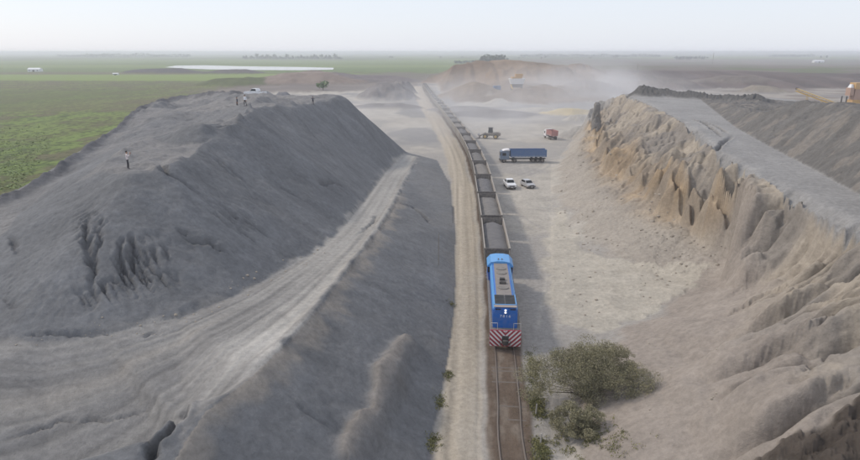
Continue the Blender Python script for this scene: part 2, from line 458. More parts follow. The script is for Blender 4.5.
# colours
hn = fbm(x * .22, y * .22, 5, 161); hf = fbm(x * 1.3, y * 1.3, 4, 165)
dn = fbm(x * .18 + y * .07, y * .9 - x * .2, 4, 171)                     # streaks down the right-hand face
dark = DARK * (.86 + .30 * hn[..., None]) * (.90 + .2 * hf[..., None]) * (.90 + .22 * dn[..., None])
mixin(rows, mL.astype(float), dark)
flat = 1 - sstep(.10, .40, np.hypot(np.gradient(hL, axis=0) / np.gradient(y, axis=0), np.gradient(hL, axis=1) / np.gradient(x, axis=1)))
pale = flat * heap * (.35 + .65 * sstep(.40, .58, fbm(x * .09, y * .09, 4, 181))) * sstep(8, 12, hL)
mixin(rows, pale * .8, col(.245, .236, .228))
# brownish-grey left flank
lf = heap * sstep(2, -6, x + 41 + (y - 60) * .25 + jxx * 6) 
mixin(rows, lf * (.25 + .5 * hn), col(.17, .165, .16))
# the haul road: long streaks along the run of wheels
wR = np.clip(-dC, -5, 60)
width = np.clip(np.abs(dC) + np.abs(dH), 1, 60)
wr = np.clip(np.abs(dC) / width, 0, 1)
k1 = vnoise(wr * 34, sC * .04, 191)[..., None]; k2 = fbm(wr * 85, sC * .10, 4, 195, .7)[..., None]; k3 = fbm(x * .25, y * .25, 4, 199)[..., None]
tw = sstep(36, 75, y)[..., None]
HR = col(.215, .209, .202) * (1 - tw) + col(.28, .265, .245) * tw
hr = HR * (.66 + .32 * k1 + .42 * k2) * (.86 + .26 * k3)
edge = (np.exp(-((-dC - 1.5 - 1.6 * jxx) / (1.0 + 1.0 * sstep(46, 38, y))) ** 2) * .95 * sstep(33, 40, y) * (1 - sstep(62, 80, y)))[..., None]
hr = hr * (1 - edge) + (col(.46, .43, .385) + sstep(46, 40, y)[..., None] * .12) * edge
e2 = (np.exp(-((wr - .70 + .04 * np.sin(sC * .1)) / .05) ** 2) * sstep(.35, .6, vnoise(sC * .08, sC * 0, 203)))[..., None] * .45
hr = hr * (1 - e2) + col(.38, .35, .31) * e2
e3 = (np.exp(-((wr - .40 + .03 * np.sin(sC * .13)) / .035) ** 2) * sstep(.4, .6, vnoise(sC * .1, sC * 0 + 4, 205)))[..., None] * .4
hr = hr * (1 - e3) + col(.36, .34, .31) * e3
mixin(rows, haul_s, hr)
for k_ in range(24):
    g_ = np.random.default_rng(1300 + k_); w0_ = g_.uniform(.10, .92); tone = g_.uniform(.6, 1.5)
    dd_ = np.abs(-dC - width * (w0_ + .035 * np.sin(sC * g_.uniform(.03, .07) + k_)))
    e_ = np.exp(-((np.abs(dd_ - .9)) / (.13 + .0022 * y)) ** 2) * sstep(.25, .6, vnoise(sC * .05, sC * 0 + k_ * 3.1, 1400 + k_)) * haul_s
    mixin(rows, e_ * (.5 - .2 * sstep(44, 34, y)), col(.37, .355, .33) if tone > .92 else col(.15, .147, .146))
# pale sandy rim where the road spills over the embankment
rim = sstep(-.8, .2, dC) * (1 - sstep(.3, 1.8, dC + jxx * 3.2 + .6 * (vnoise(sC * .6, dC * .1, 207) - .5))) * embk * (1 - sstep(95, 125, y))
mixin(rows, rim * .8, col(.27, .245, .215))
# lower pale fans on the embankment foot
fan = embk * sstep(3.0, .4, hL + jxx * 4) * sstep(.46, .58, fbm(x * .2, y * .12, 4, 211))
mixin(rows, fan * .35, col(.20, .195, .19))
# relief
H[rows] = np.where(mL, np.maximum(hL, H[rows] * 0) + 0, H[rows])
rel = mL.astype(float)
H[rows] += rel * heap * ((hn - .5) * .8 * sstep(8.5, 10.5, hL) + (hf - .5) * .13 * (1 - flat * .5))
H[rows] += rel * heap * (fbm(x * .5, y * .5, 4, 213) - .5) * 1.1 * flat * sstep(10, 13, hL)
H[rows] += rel * embk * ((hn - .5) * .5 + (hf - .5) * .10) * sstep(.2, 1.2, hL)
H[rows] += haul_s * ((k1[..., 0] - .5) * .07 + (k2[..., 0] - .5) * .06)
H[rows] += rel * (np.exp(-((-dC - .35) / .45) ** 2)) * .30 * haul * (.3 + vnoise(sC * .35, dC * 0, 217)) * sstep(34, 42, y)      # spill berm on the crest
H[rows] += rel * heap * np.exp(-((dH + .4) / .5) ** 2) * .25 * vnoise(sH * .4, dH * 0, 219)
def zface(u, v):                                            # a point on the terrain as built so far
    lo, hi = -2.0, 30.0
    ts = np.linspace(20, 260, 700)
    a, b = (u - 430) / FPX, (v - 230) / FPX
    dy = math.cos(PITCH) - b * math.sin(PITCH); dz = -math.sin(PITCH) - b * math.cos(PITCH)
    P = np.stack([a * ts, dy * ts, CAM_H + dz * ts], 1)
    hh = sample(P[:, 0], P[:, 1])
    k = np.argmax(P[:, 2] <= hh)
    return Vector(P[k])
def sample(px, py):
    px = np.asarray(px, float); py = np.asarray(py, float)
    r = np.interp(py, ys, np.arange(NR))
    c = np.interp(px / (py + 42.0), us, np.arange(NC))
    r0 = np.clip(np.floor(r).astype(int), 0, NR - 2); c0 = np.clip(np.floor(c).astype(int), 0, NC - 2)
    fr, fc = r - r0, c - c0
    return (H[r0, c0] * (1 - fc) + H[r0, c0 + 1] * fc) * (1 - fr) + (H[r0 + 1, c0] * (1 - fc) + H[r0 + 1, c0 + 1] * fc) * fr
def zs(x_, y_): return float(sample([x_], [y_])[0])
ZF = lambda *ps: [zface(*p) for p in ps]
gx_, gy_ = np.arange(-62, -3, .2), np.arange(36, 66, .2)
EX, EY = np.meshgrid(gx_, gy_)
eh = take(H[rows], EX, EY, rows)
pm = sstep(.36, .56, fbm(EX * .2, EY * .2, 3, 621)) * np.maximum(blur(inside(EX, EY, [tuple(q_[:2]) for q_ in ZF((76, 212), (120, 226), (180, 222), (250, 214), (262, 244), (215, 275), (150, 300), (80, 312))]).astype(float), 6), .10) * inside(EX, EY, heappoly)
na_ = (fbm(EX * .5, EY * .5, 4, 623) - .5) * .5 * pm
zone = sstep(15.2, 13.2, eh + (fbm(EX * .3, EY * .3, 3, 625) - .5) * 3) * sstep(8.3, 9.4, eh) * (.25 + .75 * sstep(-44, -38, EX) * sstep(-16, -22, EX))
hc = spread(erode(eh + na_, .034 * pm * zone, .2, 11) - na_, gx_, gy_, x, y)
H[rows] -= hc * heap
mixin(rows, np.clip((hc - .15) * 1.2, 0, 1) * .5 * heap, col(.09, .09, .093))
# humps left by the machines on top
H[rows] += rel * heap * (ridged(x * .085 + .3, y * .075, 631) ** 2 - .35) * 1.5 * flat * sstep(11, 14, hL) * sstep(60, 70, y)
# tumbled berm on the outer edge of the bench
sB, dB, zB = poly_sd(x, y, pline(bench_out))
H[rows] += np.exp(-((dB + .8) / 1.0) ** 2) * (.7 + 1.3 * fbm(x * .7, y * .7, 3, 221)) * (y > 48) * .75
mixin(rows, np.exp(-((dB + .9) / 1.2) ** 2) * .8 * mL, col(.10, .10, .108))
# long slip scars and erosion cracks on the heap
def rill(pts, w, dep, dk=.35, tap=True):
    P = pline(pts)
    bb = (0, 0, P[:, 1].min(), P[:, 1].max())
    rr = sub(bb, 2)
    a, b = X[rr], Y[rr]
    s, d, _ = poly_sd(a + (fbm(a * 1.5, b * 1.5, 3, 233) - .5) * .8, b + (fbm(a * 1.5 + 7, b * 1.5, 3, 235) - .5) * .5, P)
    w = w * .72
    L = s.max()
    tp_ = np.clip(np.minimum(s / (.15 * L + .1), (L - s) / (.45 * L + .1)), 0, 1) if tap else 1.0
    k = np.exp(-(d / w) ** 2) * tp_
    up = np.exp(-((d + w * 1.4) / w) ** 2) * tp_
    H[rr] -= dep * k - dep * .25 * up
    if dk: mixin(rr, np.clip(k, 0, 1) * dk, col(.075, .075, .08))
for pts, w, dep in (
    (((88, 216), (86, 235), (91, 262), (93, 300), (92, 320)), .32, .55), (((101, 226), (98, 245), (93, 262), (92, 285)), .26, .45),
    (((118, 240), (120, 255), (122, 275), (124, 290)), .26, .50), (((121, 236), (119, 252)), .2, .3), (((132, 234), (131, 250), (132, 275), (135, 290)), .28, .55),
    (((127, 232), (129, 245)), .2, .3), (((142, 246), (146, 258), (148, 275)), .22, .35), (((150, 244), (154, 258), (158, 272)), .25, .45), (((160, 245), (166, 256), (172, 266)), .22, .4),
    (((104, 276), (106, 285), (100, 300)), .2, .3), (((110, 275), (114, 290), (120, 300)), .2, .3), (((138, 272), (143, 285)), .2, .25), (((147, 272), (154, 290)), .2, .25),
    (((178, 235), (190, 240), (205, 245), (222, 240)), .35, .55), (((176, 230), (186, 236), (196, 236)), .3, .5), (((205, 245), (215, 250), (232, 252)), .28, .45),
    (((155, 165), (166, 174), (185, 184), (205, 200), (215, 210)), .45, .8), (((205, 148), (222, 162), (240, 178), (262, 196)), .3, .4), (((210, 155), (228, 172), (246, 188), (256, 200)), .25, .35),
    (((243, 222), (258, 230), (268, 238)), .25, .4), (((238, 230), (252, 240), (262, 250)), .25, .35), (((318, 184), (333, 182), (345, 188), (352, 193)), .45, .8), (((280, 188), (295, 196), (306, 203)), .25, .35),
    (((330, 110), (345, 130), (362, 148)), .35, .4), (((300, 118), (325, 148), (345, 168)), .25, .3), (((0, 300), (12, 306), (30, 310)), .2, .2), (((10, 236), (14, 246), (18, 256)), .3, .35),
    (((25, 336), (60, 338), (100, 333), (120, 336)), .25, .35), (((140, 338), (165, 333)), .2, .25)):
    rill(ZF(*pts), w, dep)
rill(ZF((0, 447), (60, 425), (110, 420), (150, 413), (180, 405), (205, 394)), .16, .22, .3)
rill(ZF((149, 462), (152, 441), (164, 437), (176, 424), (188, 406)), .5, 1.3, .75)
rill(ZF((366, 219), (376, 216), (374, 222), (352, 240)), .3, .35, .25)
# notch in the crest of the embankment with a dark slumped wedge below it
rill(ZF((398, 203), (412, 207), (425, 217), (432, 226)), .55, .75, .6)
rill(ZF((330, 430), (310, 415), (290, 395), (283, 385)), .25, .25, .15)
# small windrow of tan soil lying on the foot of the embankment
wpts = [zface(*p) for p in ((409, 347), (397, 364), (386, 385), (379, 402), (374, 420), (362, 440), (350, 462))]
rr = sub((0, 0, 24, 62)); a, b = X[rr], Y[rr]
s, d, _ = poly_sd(a + jx[rr] * .9, b + jy[rr] * .9, pline(wpts))
bump = vnoise(s * .28, s * 0, 241) * .9 + .5
prof = np.exp(-(np.clip(np.abs(d - .15) - .28, 0, None) / .62) ** 2) * np.exp(-np.clip(d, 0, None) ** 2 * .05)
endt = sstep(-.1, .1, s) * (1 - sstep(s.max() - .1, s.max(), s)) + 1
ext = (b < 56) * 1.0
H[rr] += prof * bump * .95 * ext * sstep(55.5, 52, b)
mixin(rr, np.exp(-((d + .15) / .6) ** 2) * .85 * ext * sstep(55.5, 52, b), col(.255, .23, .205))
REG[rows][heap] = 1; REG[rows][haul] = 2; REG[rows][embk & (hL > .25)] = 3

# ---------------------------------- right bank
rows = sub(tinR.bbox(), 6)
x, y = X[rows], Y[rows]
KC = pline(kcrest)
h0 = tinR(x, y); mR = ~np.isnan(h0); h0 = np.where(mR, h0, 0)
sK, dK, zK = poly_sd(x, y, KC)                                # the crest runs towards the camera: the face lies to its right (dK<0)
face = mR & (dK < 0)
hfr = np.clip(h0 / 13.5, 0, 1)
# gullies: carve into the bank, horizontally. They run down the slope and swing towards the camera
sw = sK + (-dK) * .12 + 3.0 * (fbm(x * .10, y * .10, 3, 251) - .5) + .7 * (fbm(x * .5, y * .5, 3, 253) - .5)
g1 = ridged(sw / 1.9, -dK * .05, 255) ** 3
g2 = ridged(sw / 4.6 + 3.3, -dK * .03, 257) ** 4
g3 = ridged(sw / .85, -dK * .12 + 5, 259) ** 2
nearw = sstep(80, 66, y + jx[rows] * 8)
wall_t = (1 - nearw) * sstep(.18, .26, hfr) * (1 - sstep(.46, .54, hfr))                     # the steep tan wall under the apron
top = sstep(.30, .62, hfr + (1 - nearw) * -.10 + nearw * .10)
low = sstep(.02, .3, hfr) * (1 - sstep(.3, .62, hfr))
shallow = np.clip((13.6 - h0) / 1.6, 0, 1)
carve = 0 * h0
strata = face * (vnoise(h0 * 1.7 + .8 * fbm(x * .1, y * .1, 2, 263), x * .05, 261) - .5) * 2.2 * sstep(.22, .3, hfr) * (1 - sstep(.5, .7, hfr)) * (1 - nearw * .8)
rough = face * ((fbm(y * .55 + x * .2, h0 * .8, 4, 265) - .5) * 2.6 + (vnoise(y * .9 + x * .3, h0 * .35, 266) - .5) * 1.2) * wall_t
wx = (fbm(x * .13, y * .13, 4, 267) - .5) * (3.2 * (1 - sstep(.1, .35, hfr)) + 5.2 * sstep(.1, .35, hfr) * sstep(1.5, -2.5, dK)) + (fbm(x * .06, y * .06, 3, 268) - .5) * 8 * sstep(.12, .4, hfr) * sstep(2, -3, dK)
dx_ = np.clip(strata * .55 + rough, -.9, 1.8) + wx * face
h1 = tinR(x - dx_, y + dx_ * .19)
h1 = np.where(np.isnan(h1), 0, h1)
h1 = np.where(face, h1 - carve, h0)
h1 = np.where(face & (wall_t > .02), blur(h1, 3), h1)
h1 = np.maximum(h1, 0)
# running water: let it gather on a regular grid of the bank and cut its own gullies
CS = .26
ex, ey = np.arange(5, 76, CS), np.arange(10, 222, CS)
EX, EY = np.meshgrid(ex, ey)
eh = take(h1, EX, EY, rows)
edS, edK, _ = poly_sd(EX, EY, KC)
enear = sstep(80, 66, EY)
hst = (.30 + 1.2 * fbm(EX * .22, EY * .22, 3, 601)) * (.25 + 1.4 * vnoise(eh * 1.1 + 2 * fbm(EX * .06, EY * .06, 2, 607), EX * .03, 605))
hard = hst * (1 - enear) + enear * (.55 + .6 * fbm(EX * .10, EY * .10, 3, 613))
lowcut = 2.4 + 3.9 * enear * (.6 + .8 * fbm(EX * .07, EY * .07, 3, 609))
K = (.060 - .012 * enear) * hard * (1 - .65 * np.exp(-((EY - 86) / 17) ** 2) * sstep(8.5, 6.5, eh)) * sstep(2.2, -.3, edK) * sstep(lowcut - 1.6, lowcut + 2.2 + 2.5 * enear, eh)
n_a = (fbm(EX * .30, EY * .30, 4, 603) - .5) * (2.6 + 2.2 * np.exp(-((EY - 72) / 9) ** 2)) * sstep(1.0, -2.0, edK) * sstep(2, 6, eh) * (1 - .95 * enear) + enear * (fbm(edS * .50 + .06 * edK, edK * .035, 3, 615) - .5) * 2.6 * sstep(.6, -1.5, edK) * sstep(2.5, 7.5, eh) + (fbm(EX * 1.1, EY * 1.1, 3, 611) - .5) * .8 * (1 - enear) * sstep(1.5, -.5, edK) * sstep(lowcut - 1.2, lowcut + 2, eh)
ecut = erode(eh + n_a, K * .62, CS, 22)
carve = spread(blur(ecut - n_a, 1), ex, ey, x, y)
h1 = np.maximum(h1 - carve, 0)
rimk = np.clip((13.4 - h0) / .7, 0, 1) * face
fl1 = 1 - np.abs(2 * vnoise(sw / 1.55, -dK * .03, 641) - 1); fl2 = 1 - np.abs(2 * vnoise(sw / 4.2 + 1.7, -dK * .018, 643) - 1)
h1 = h1 - rimk * nearw * (fl1 ** 2.5 * 1.25 * sstep(.40, .66, hfr) + fl2 ** 3.5 * 2.2 * sstep(.20, .55, hfr) + g3 * .22 * sstep(.5, .8, hfr))
h1 = h1 - rimk * (1 - nearw) * (fl1 ** 2.5 * .8 + fl2 ** 3.5 * 1.1) * sstep(.50, .70, hfr)
h1 = np.where(dK > 0, h1 - (.7 * fl1 ** 2.5 + .8 * fl2 ** 3.5) * np.exp(-(dK / .9) ** 2), h1)
h1 = np.maximum(h1, 0)
plate = mR & (dK > 0)
HT = pline(htoe); sT, dT, _ = poly_sd(x, y, HT)
gheap = plate & (dT > 0) & (h0 > 13.4) 
# colours of the bank
bn = fbm(x * .25, y * .25, 5, 271); bf = fbm(x * 1.6, y * 1.6, 4, 273)
zst = h1 + 1.0 * (fbm(x * .08, y * .08, 3, 275) - .5)
st = vnoise(zst * 1.3, x * .02, 277)[..., None]
base = col(.34, .295, .240) * (.80 + .30 * bn[..., None] + .16 * bf[..., None])
greyc = col(.225, .205, .185) * (.85 + .3 * bn[..., None])
m = sstep(.42, .60, fbm(sw * .16, -dK * .10, 4, 279))[..., None] * .8
bank = base * (1 - m) + greyc * m
tanm = (sstep(.16, .26, hfr) * (1 - sstep(.50, .66, hfr + (bn - .5) * .3)) * (1 - nearw) * (.45 + .55 * sstep(.4, .6, bn)))[..., None]
bank = bank * (1 - tanm) + (col(.37, .28, .185) * (.66 + .55 * st) ) * tanm
lowm = (1 - sstep(.12, .34, hfr))[..., None]
talus = col(.34, .305, .262) * (.84 + .22 * bn[..., None] + .12 * bf[..., None])
bank = bank * (1 - lowm) + talus * lowm
nw_ = (nearw * (1 - sstep(.35, .75, hfr + (bn - .5) * .4)))[..., None]
slopec = col(.300, .262, .228) * (.80 + .26 * bn[..., None] + .16 * bf[..., None])
bank = bank * (1 - nw_) + slopec * nw_
inner = np.clip(carve / 1.8, 0, 1)[..., None] * (hfr[..., None] > .2)
bank = bank * (1 - inner * .25) + col(.19, .175, .16) * inner * .25
mixin(rows, sstep(.0, .9, h1 + jx[rows] * 1.4) * blur(face.astype(float), 2), bank)
pl = col(.285, .278, .27) * (.86 + .26 * fbm(x * .15, y * .15, 4, 281)[..., None])
mixin(rows, plate.astype(float), pl)
hp = col(.150, .143, .135) * (.78 + .4 * fbm(x * .2 - y * .1, y * .35, 4, 283)[..., None]) * (.9 + .2 * bf[..., None])
e = sstep(.56, .68, fbm(x * .35, y * .5, 4, 285))[..., None] * .5
hp = hp * (1 - e) + col(.26, .23, .20) * e
mixin(rows, blur(gheap.astype(float), 2), hp)
H[rows] = np.where(mR, h1, H[rows])
H[rows] += (face * sstep(.02, .1, hfr) * (bf - .5) * (.30 - .18 * nearw)) + gheap * ((bf - .5) * .35 + (fbm(x * .3, y * .3, 4, 287) - .5) * 1.6 * sstep(0, 5, dT)) + plate * (bf - .5) * .08
# slumped talus cones on the floor, small ripples
H[rows] += face * (1 - nearw) * low * (ridged(sw / 4.2, -dK * .03, 289) ** 2 * 1.0)
# long grooves running down the near slope
for pts in (((830, 290), (790, 308), (752, 330), (724, 342)), ((858, 300), (815, 325), (780, 352), (757, 360), (735, 378)), ((800, 275), (765, 293), (735, 310), (712, 318)), ((850, 340), (812, 365), (785, 392)), ((770, 265), (742, 287), (722, 300)), ((858, 372), (825, 398), (795, 418)), ((845, 262), (800, 284), (770, 305))):
    rill(ZF(*pts), .5, .55, .0)
    rill(ZF(*[(a_ + 3, b_ + 2) for a_, b_ in pts]), .25, .3, .0)
# cracks across the plateau
for pts in (((690, 118), (705, 124), (716, 132), (724, 138)), ((700, 120), (716, 126), (730, 134)), ((716, 150), (722, 143), (728, 139), (733, 135))):
    rill([at(p[0], p[1], 13.8) for p in pts], .5, .9, .75)
# low dark mounds in a row at the far rim of the plateau
for u, v, w, hh in ((640, 96, 3.2, 2.2), (652, 96.5, 4.5, 2.4), (668, 97, 3.5, 1.6), (686, 98, 4.2, 2.0), (706, 99, 4.0, 1.5), (728, 100, 3.8, 1.6), (745, 101, 3.5, 1.3), (757, 102, 3.8, 1.8)):
    p = at(u, v, 14)
    r2 = np.hypot(x - p.x, (y - p.y) * .8)
    k = np.clip(1 - r2 / (w * 1.35), 0, 1) * (plate)
    H[rows] += k * hh * (1 + (bf - .5) * .5)
    mixin(rows, sstep(.05, .3, k), col(.115, .112, .108))
# dark slump at the lower right corner
spoly = [tuple(p[:2]) for p in ZF((745, 470), (768, 457), (790, 446), (815, 436), (838, 417), (853, 408), (880, 396), (960, 420), (900, 520))]
sp = blur(inside(x + jx[rows] * 1.0, y + jy[rows] * 1.0, spoly).astype(float), 2)
H[rows] += sp * (1.0 + (bf - .5) * .9 + (bn - .5) * .8)
mixin(rows, sp, col(.075, .062, .052) * (.6 + .8 * bf[..., None]))
# sandy floor hollow below the bank
fl = inside(X[rows] + jx[rows] * 3, Y[rows] + jy[rows] * 3, [tuple(p[:2]) for p in A((556, 205), (585, 250), (612, 262), (660, 272), (715, 283), (690, 293), (650, 314), (600, 334), (572, 330), (548, 300), (545, 240))])
fl = blur(fl.astype(float), 3)
lum = fbm(x * .9, y * .9, 4, 291)
mixin(rows, fl * .75, SAND * (.84 + .26 * lum[..., None]))
H[rows] += fl * ((lum - .5) * .12 + .25 * ridged(x * .12, y * .22 + x * .05, 293) ** 4)
clod = sstep(.60, .66, vnoise(x * 2.1, y * 2.1, 295)) * fl * sstep(.42, .55, fbm(x * .15, y * .15, 3, 297))
H[rows] += clod * .05
REG[rows][face & (hfr > .02)] = 7; REG[rows][plate] = 8; REG[rows][gheap] = 9

# ---------------------------------- far quarry face
rows = sub(tinF.bbox(), 10)
x, y = X[rows], Y[rows]
lj_ = sstep(8, 60, x)
h = tinF(x + (jx[rows] * 14 + (fbm(x * .03, y * .03, 3, 301) - .5) * 30) * lj_, y + (fbm(x * .05, y * .02, 4, 303) - .5) * 46)
m = ~np.isnan(h); h = np.where(m, h, 0)
h = h + 2.6 * (vnoise(h * .35, x * .01, 305) - .5) * sstep(.5, 3, h) + (fbm(x * .045, y * .03, 4, 311) - .5) * 6 * sstep(1, 6, h) * sstep(640, 560, y) - 2.2 * ridged(x * .07, y * .012, 313) ** 3 * sstep(2, 8, h) * sstep(620, 540, y)
H[rows] = np.where(m & (h > .05), blur(h, 1), H[rows])
fc = fbm(x * .03, y * .03, 4, 307)[..., None]
fcol = col(.21, .155, .11) * (.5 + 1.0 * fc)
e = sstep(120, 200, x)[..., None]
fcol = fcol * (1 - e) + col(.105, .082, .075) * (.45 + 1.1 * fbm(x * .13, y * .008, 3, 309)[..., None]) * e
mm = (m & (h > .3) & (y < 640)).astype(float)
mixin(rows, blur(mm, 1) * .9, fcol)
REG[rows][(mm > .5)] = 10
# track winding up the far face
S, D, _ = poly_sd(x, y, pline([at_y(452, 63, 425), at_y(456, 70, 405), at_y(461, 78, 385), at_y(470, 82, 375), at_y(488, 83, 372)]))
mixin(rows, np.exp(-(D / 4.5) ** 2) * .8 * m, col(.45, .40, .34))

# ---------------------------------- lesser heaps on the open ground (real mounds in the sheet)
def mound(u, v, w, d, hh, c, seed, z=0, rot=0):
    p = at(u, v, z)
    rr = sub((0, 0, p.y - d * 2, p.y + d * 2))
    a, b = X[rr] - p.x, Y[rr] - p.y - d * .5
    n = fbm(X[rr] * 3 / w, Y[rr] * 3 / w, 4, seed) - .5
    k = np.clip(1.15 - np.sqrt((a / (w * .5)) ** 2 + (b / (d * .5)) ** 2) + n * .7, 0, 1)
    H[rr] += hh * np.minimum(k * 1.25, 1 + n * .3)
    mixin(rr, sstep(.02, .2, k), np.asarray(c) * (.75 + .5 * fbm(X[rr] * .2, Y[rr] * .2, 3, seed + 3)[..., None]))
G1 = col(.20, .185, .18)
mound(386, 101, 36, 40, 9, G1, 401)
mound(402, 94, 18, 26, 8, G1, 403)
mound(384, 109, 42, 9, 2.6, G1, 405)
mound(282, 100, 13, 12, 4.2, col(.15, .15, .16), 407)
mound(262, 97, 12, 12, 3.5, col(.15, .15, .16), 409)
mound(300, 85, 105, 60, 9, col(.22, .175, .145), 411)
mound(365, 83, 130, 50, 6, col(.17, .15, .145), 413)
mound(220, 86, 60, 60, 5, col(.10, .115, .05), 415)
mound(155, 73.5, 110, 60, 6, col(.085, .08, .08), 417)
mound(225, 74, 90, 60, 5, col(.10, .09, .085), 419)
mound(492, 118, 40, 26, 2.0, G1 * .95, 421)
mound(465, 112, 34, 18, 2.2, G1 * 1.1, 423)
mound(500, 105, 16, 14, 3.0, DUST, 425)
mound(577, 116, 26, 16, 2.6, col(.47, .39, .24), 427)
mound(585, 122, 14, 10, 2.5, DUST, 429)
mound(590, 140, 16, 14, 3.5, DUST2, 431)
mound(540, 113, 36, 16, 1.6, DUST, 433)
mound(548, 101, 40, 26, 5.0, col(.22, .17, .13), 435)
mound(600, 95, 46, 26, 5.0, col(.20, .165, .14), 437)
mound(470, 100, 44, 26, 5.0, col(.25, .20, .155), 439)
mound(660, 88, 60, 30, 4.0, col(.16, .135, .12), 441)
mound(742, 87, 70, 30, 4.5, col(.17, .145, .125), 443)
mound(770, 93, 34, 22, 4.5, col(.23, .20, .16), 445)

# ------------------------------------------------------------------ build the sheet, one object per kind of ground
def ground_material():
    m = bpy.data.materials.new('earth')
    m.use_nodes = True
    nt = m.node_tree; N, L = nt.nodes, nt.links
    b = N['Principled BSDF']
    b.inputs['Roughness'].default_value = .95
    b.inputs['Specular IOR Level'].default_value = .12
    at_ = N.new('ShaderNodeAttribute'); at_.attribute_name = 'albedo'
    geo = N.new('ShaderNodeNewGeometry')
    n1 = N.new('ShaderNodeTexNoise'); n1.inputs['Scale'].default_value = 1.9; n1.inputs['Detail'].default_value = 10; n1.inputs['Roughness'].default_value = .74
    n2 = N.new('ShaderNodeTexNoise'); n2.inputs['Scale'].default_value = .35; n2.inputs['Detail'].default_value = 6; n2.inputs['Roughness'].default_value = .6
    mu = N.new('ShaderNodeMath'); mu.operation = 'MULTIPLY_ADD'; mu.inputs[1].default_value = 1.1; mu.inputs[2].default_value = .45
    mu2 = N.new('ShaderNodeMath'); mu2.operation = 'MULTIPLY_ADD'; mu2.inputs[1].default_value = .36; mu2.inputs[2].default_value = .82
    mm = N.new('ShaderNodeMath'); mm.operation = 'MULTIPLY'
    vm = N.new('ShaderNodeVectorMath'); vm.operation = 'SCALE'
    bp = N.new('ShaderNodeBump'); bp.inputs['Strength'].default_value = .75; bp.inputs['Distance'].default_value = .22
    L.new(geo.outputs['Position'], n1.inputs['Vector']); L.new(geo.outputs['Position'], n2.inputs['Vector'])
    L.new(n1.outputs['Fac'], mu.inputs[0]); L.new(n2.outputs['Fac'], mu2.inputs[0])
    L.new(mu.outputs[0], mm.inputs[0]); L.new(mu2.outputs[0], mm.inputs[1])
    L.new(at_.outputs['Color'], vm.inputs[0]); L.new(mm.outputs[0], vm.inputs['Scale'])
    L.new(vm.outputs[0], b.inputs['Base Color'])
    L.new(n1.outputs['Fac'], bp.inputs['Height']); L.new(bp.outputs[0], b.inputs['Normal'])
    return m
EARTH = ground_material()
gy, gx = np.gradient(H, axis=0), np.gradient(H, axis=1)
V = np.stack([X, Y, H], -1)
tu = np.gradient(V, axis=1); tv = np.gradient(V, axis=0)
NRM = np.cross(tu, tv); NRM /= np.linalg.norm(NRM, axis=-1, keepdims=True)
V = V.reshape(-1, 3); NRM = NRM.reshape(-1, 3); AL = np.clip(ALB, .01, .8).reshape(-1, 3)
ii = (np.arange(NR - 1)[:, None] * NC + np.arange(NC - 1)[None, :])
quads = np.stack([ii, ii + 1, ii + NC + 1, ii + NC], -1).reshape(-1, 4)
fr = REG[:-1, :-1].reshape(-1)
for k, name in enumerate(REGION):
    qd = quads[fr == k]
    if not len(qd): continue
    used, inv = np.unique(qd, return_inverse=True)
    inv = inv.reshape(-1)
    me = bpy.data.meshes.new(name)
    me.vertices.add(len(used)); me.vertices.foreach_set('co', V[used].astype(np.float32).ravel())
    me.loops.add(len(inv)); me.loops.foreach_set('vertex_index', inv.astype(np.int32))
    me.polygons.add(len(qd)); me.polygons.foreach_set('loop_start', (np.arange(len(qd)) * 4).astype(np.int32))
    me.polygons.foreach_set('use_smooth', np.ones(len(qd), bool))
    me.update(calc_edges=True)
    ca = me.attributes.new('albedo', 'FLOAT_COLOR', 'POINT')
    ca.data.foreach_set('color', np.concatenate([AL[used], np.ones((len(used), 1))], 1).astype(np.float32).ravel())
    me.normals_split_custom_set_from_vertices(NRM[used].astype(np.float32))
    me.materials.append(EARTH)
    o = bpy.data.objects.new(name, me); COL.objects.link(o)
    o['kind'] = 'structure'

# ------------------------------------------------------------------ helpers for the things
def link(o, parent=None):
    COL.objects.link(o)
    if parent is not None: o.parent = parent
    return o
def mesh_obj(name, bm, mat, parent=None, smooth=False):
    me = bpy.data.meshes.new(name)
    bm.normal_update()
    bm.to_mesh(me); bm.free()
    if smooth: me.polygons.foreach_set('use_smooth', [True] * len(me.polygons))
    for m_ in (mat if isinstance(mat, (list, tuple)) else [mat]): me.materials.append(m_)
    return link(bpy.data.objects.new(name, me), parent)
def tag(o, label=None, cat=None, group=None, kind=None):
    if label: o['label'] = label
    if cat: o['category'] = cat
    if group: o['group'] = group
    if kind: o['kind'] = kind
    return o
def box(bm, x0, x1, y0, y1, z0, z1, mi=0):
    vs = [bm.verts.new(p) for p in ((x0, y0, z0), (x1, y0, z0), (x1, y1, z0), (x0, y1, z0), (x0, y0, z1), (x1, y0, z1), (x1, y1, z1), (x0, y1, z1))]
    for q in ((0, 3, 2, 1), (4, 5, 6, 7), (0, 1, 5, 4), (1, 2, 6, 5), (2, 3, 7, 6), (3, 0, 4, 7)):
        f = bm.faces.new([vs[i] for i in q]); f.material_index = mi
def volume_mat(name, color, dens, aniso=0.2):
    m = bpy.data.materials.new(name); m.use_nodes = True
    N, L = m.node_tree.nodes, m.node_tree.links
    N.clear()
    pv = N.new('ShaderNodeVolumePrincipled'); pv.inputs['Color'].default_value = (*color, 1)
    pv.inputs['Density'].default_value = dens; pv.inputs['Anisotropy'].default_value = aniso
    o = N.new('ShaderNodeOutputMaterial'); L.new(pv.outputs[0], o.inputs['Volume'])
    return m, pv, N, L
# ------------------------------------------------------------------ the air
bm = bmesh.new(); box(bm, -15500, 15500, -300, 15600, -4, 31)
hz = mesh_obj('haze', bm, volume_mat('haze_air', (.92, .94, 1.0), HAZE_DENSITY)[0])
tag(hz, kind='stuff')
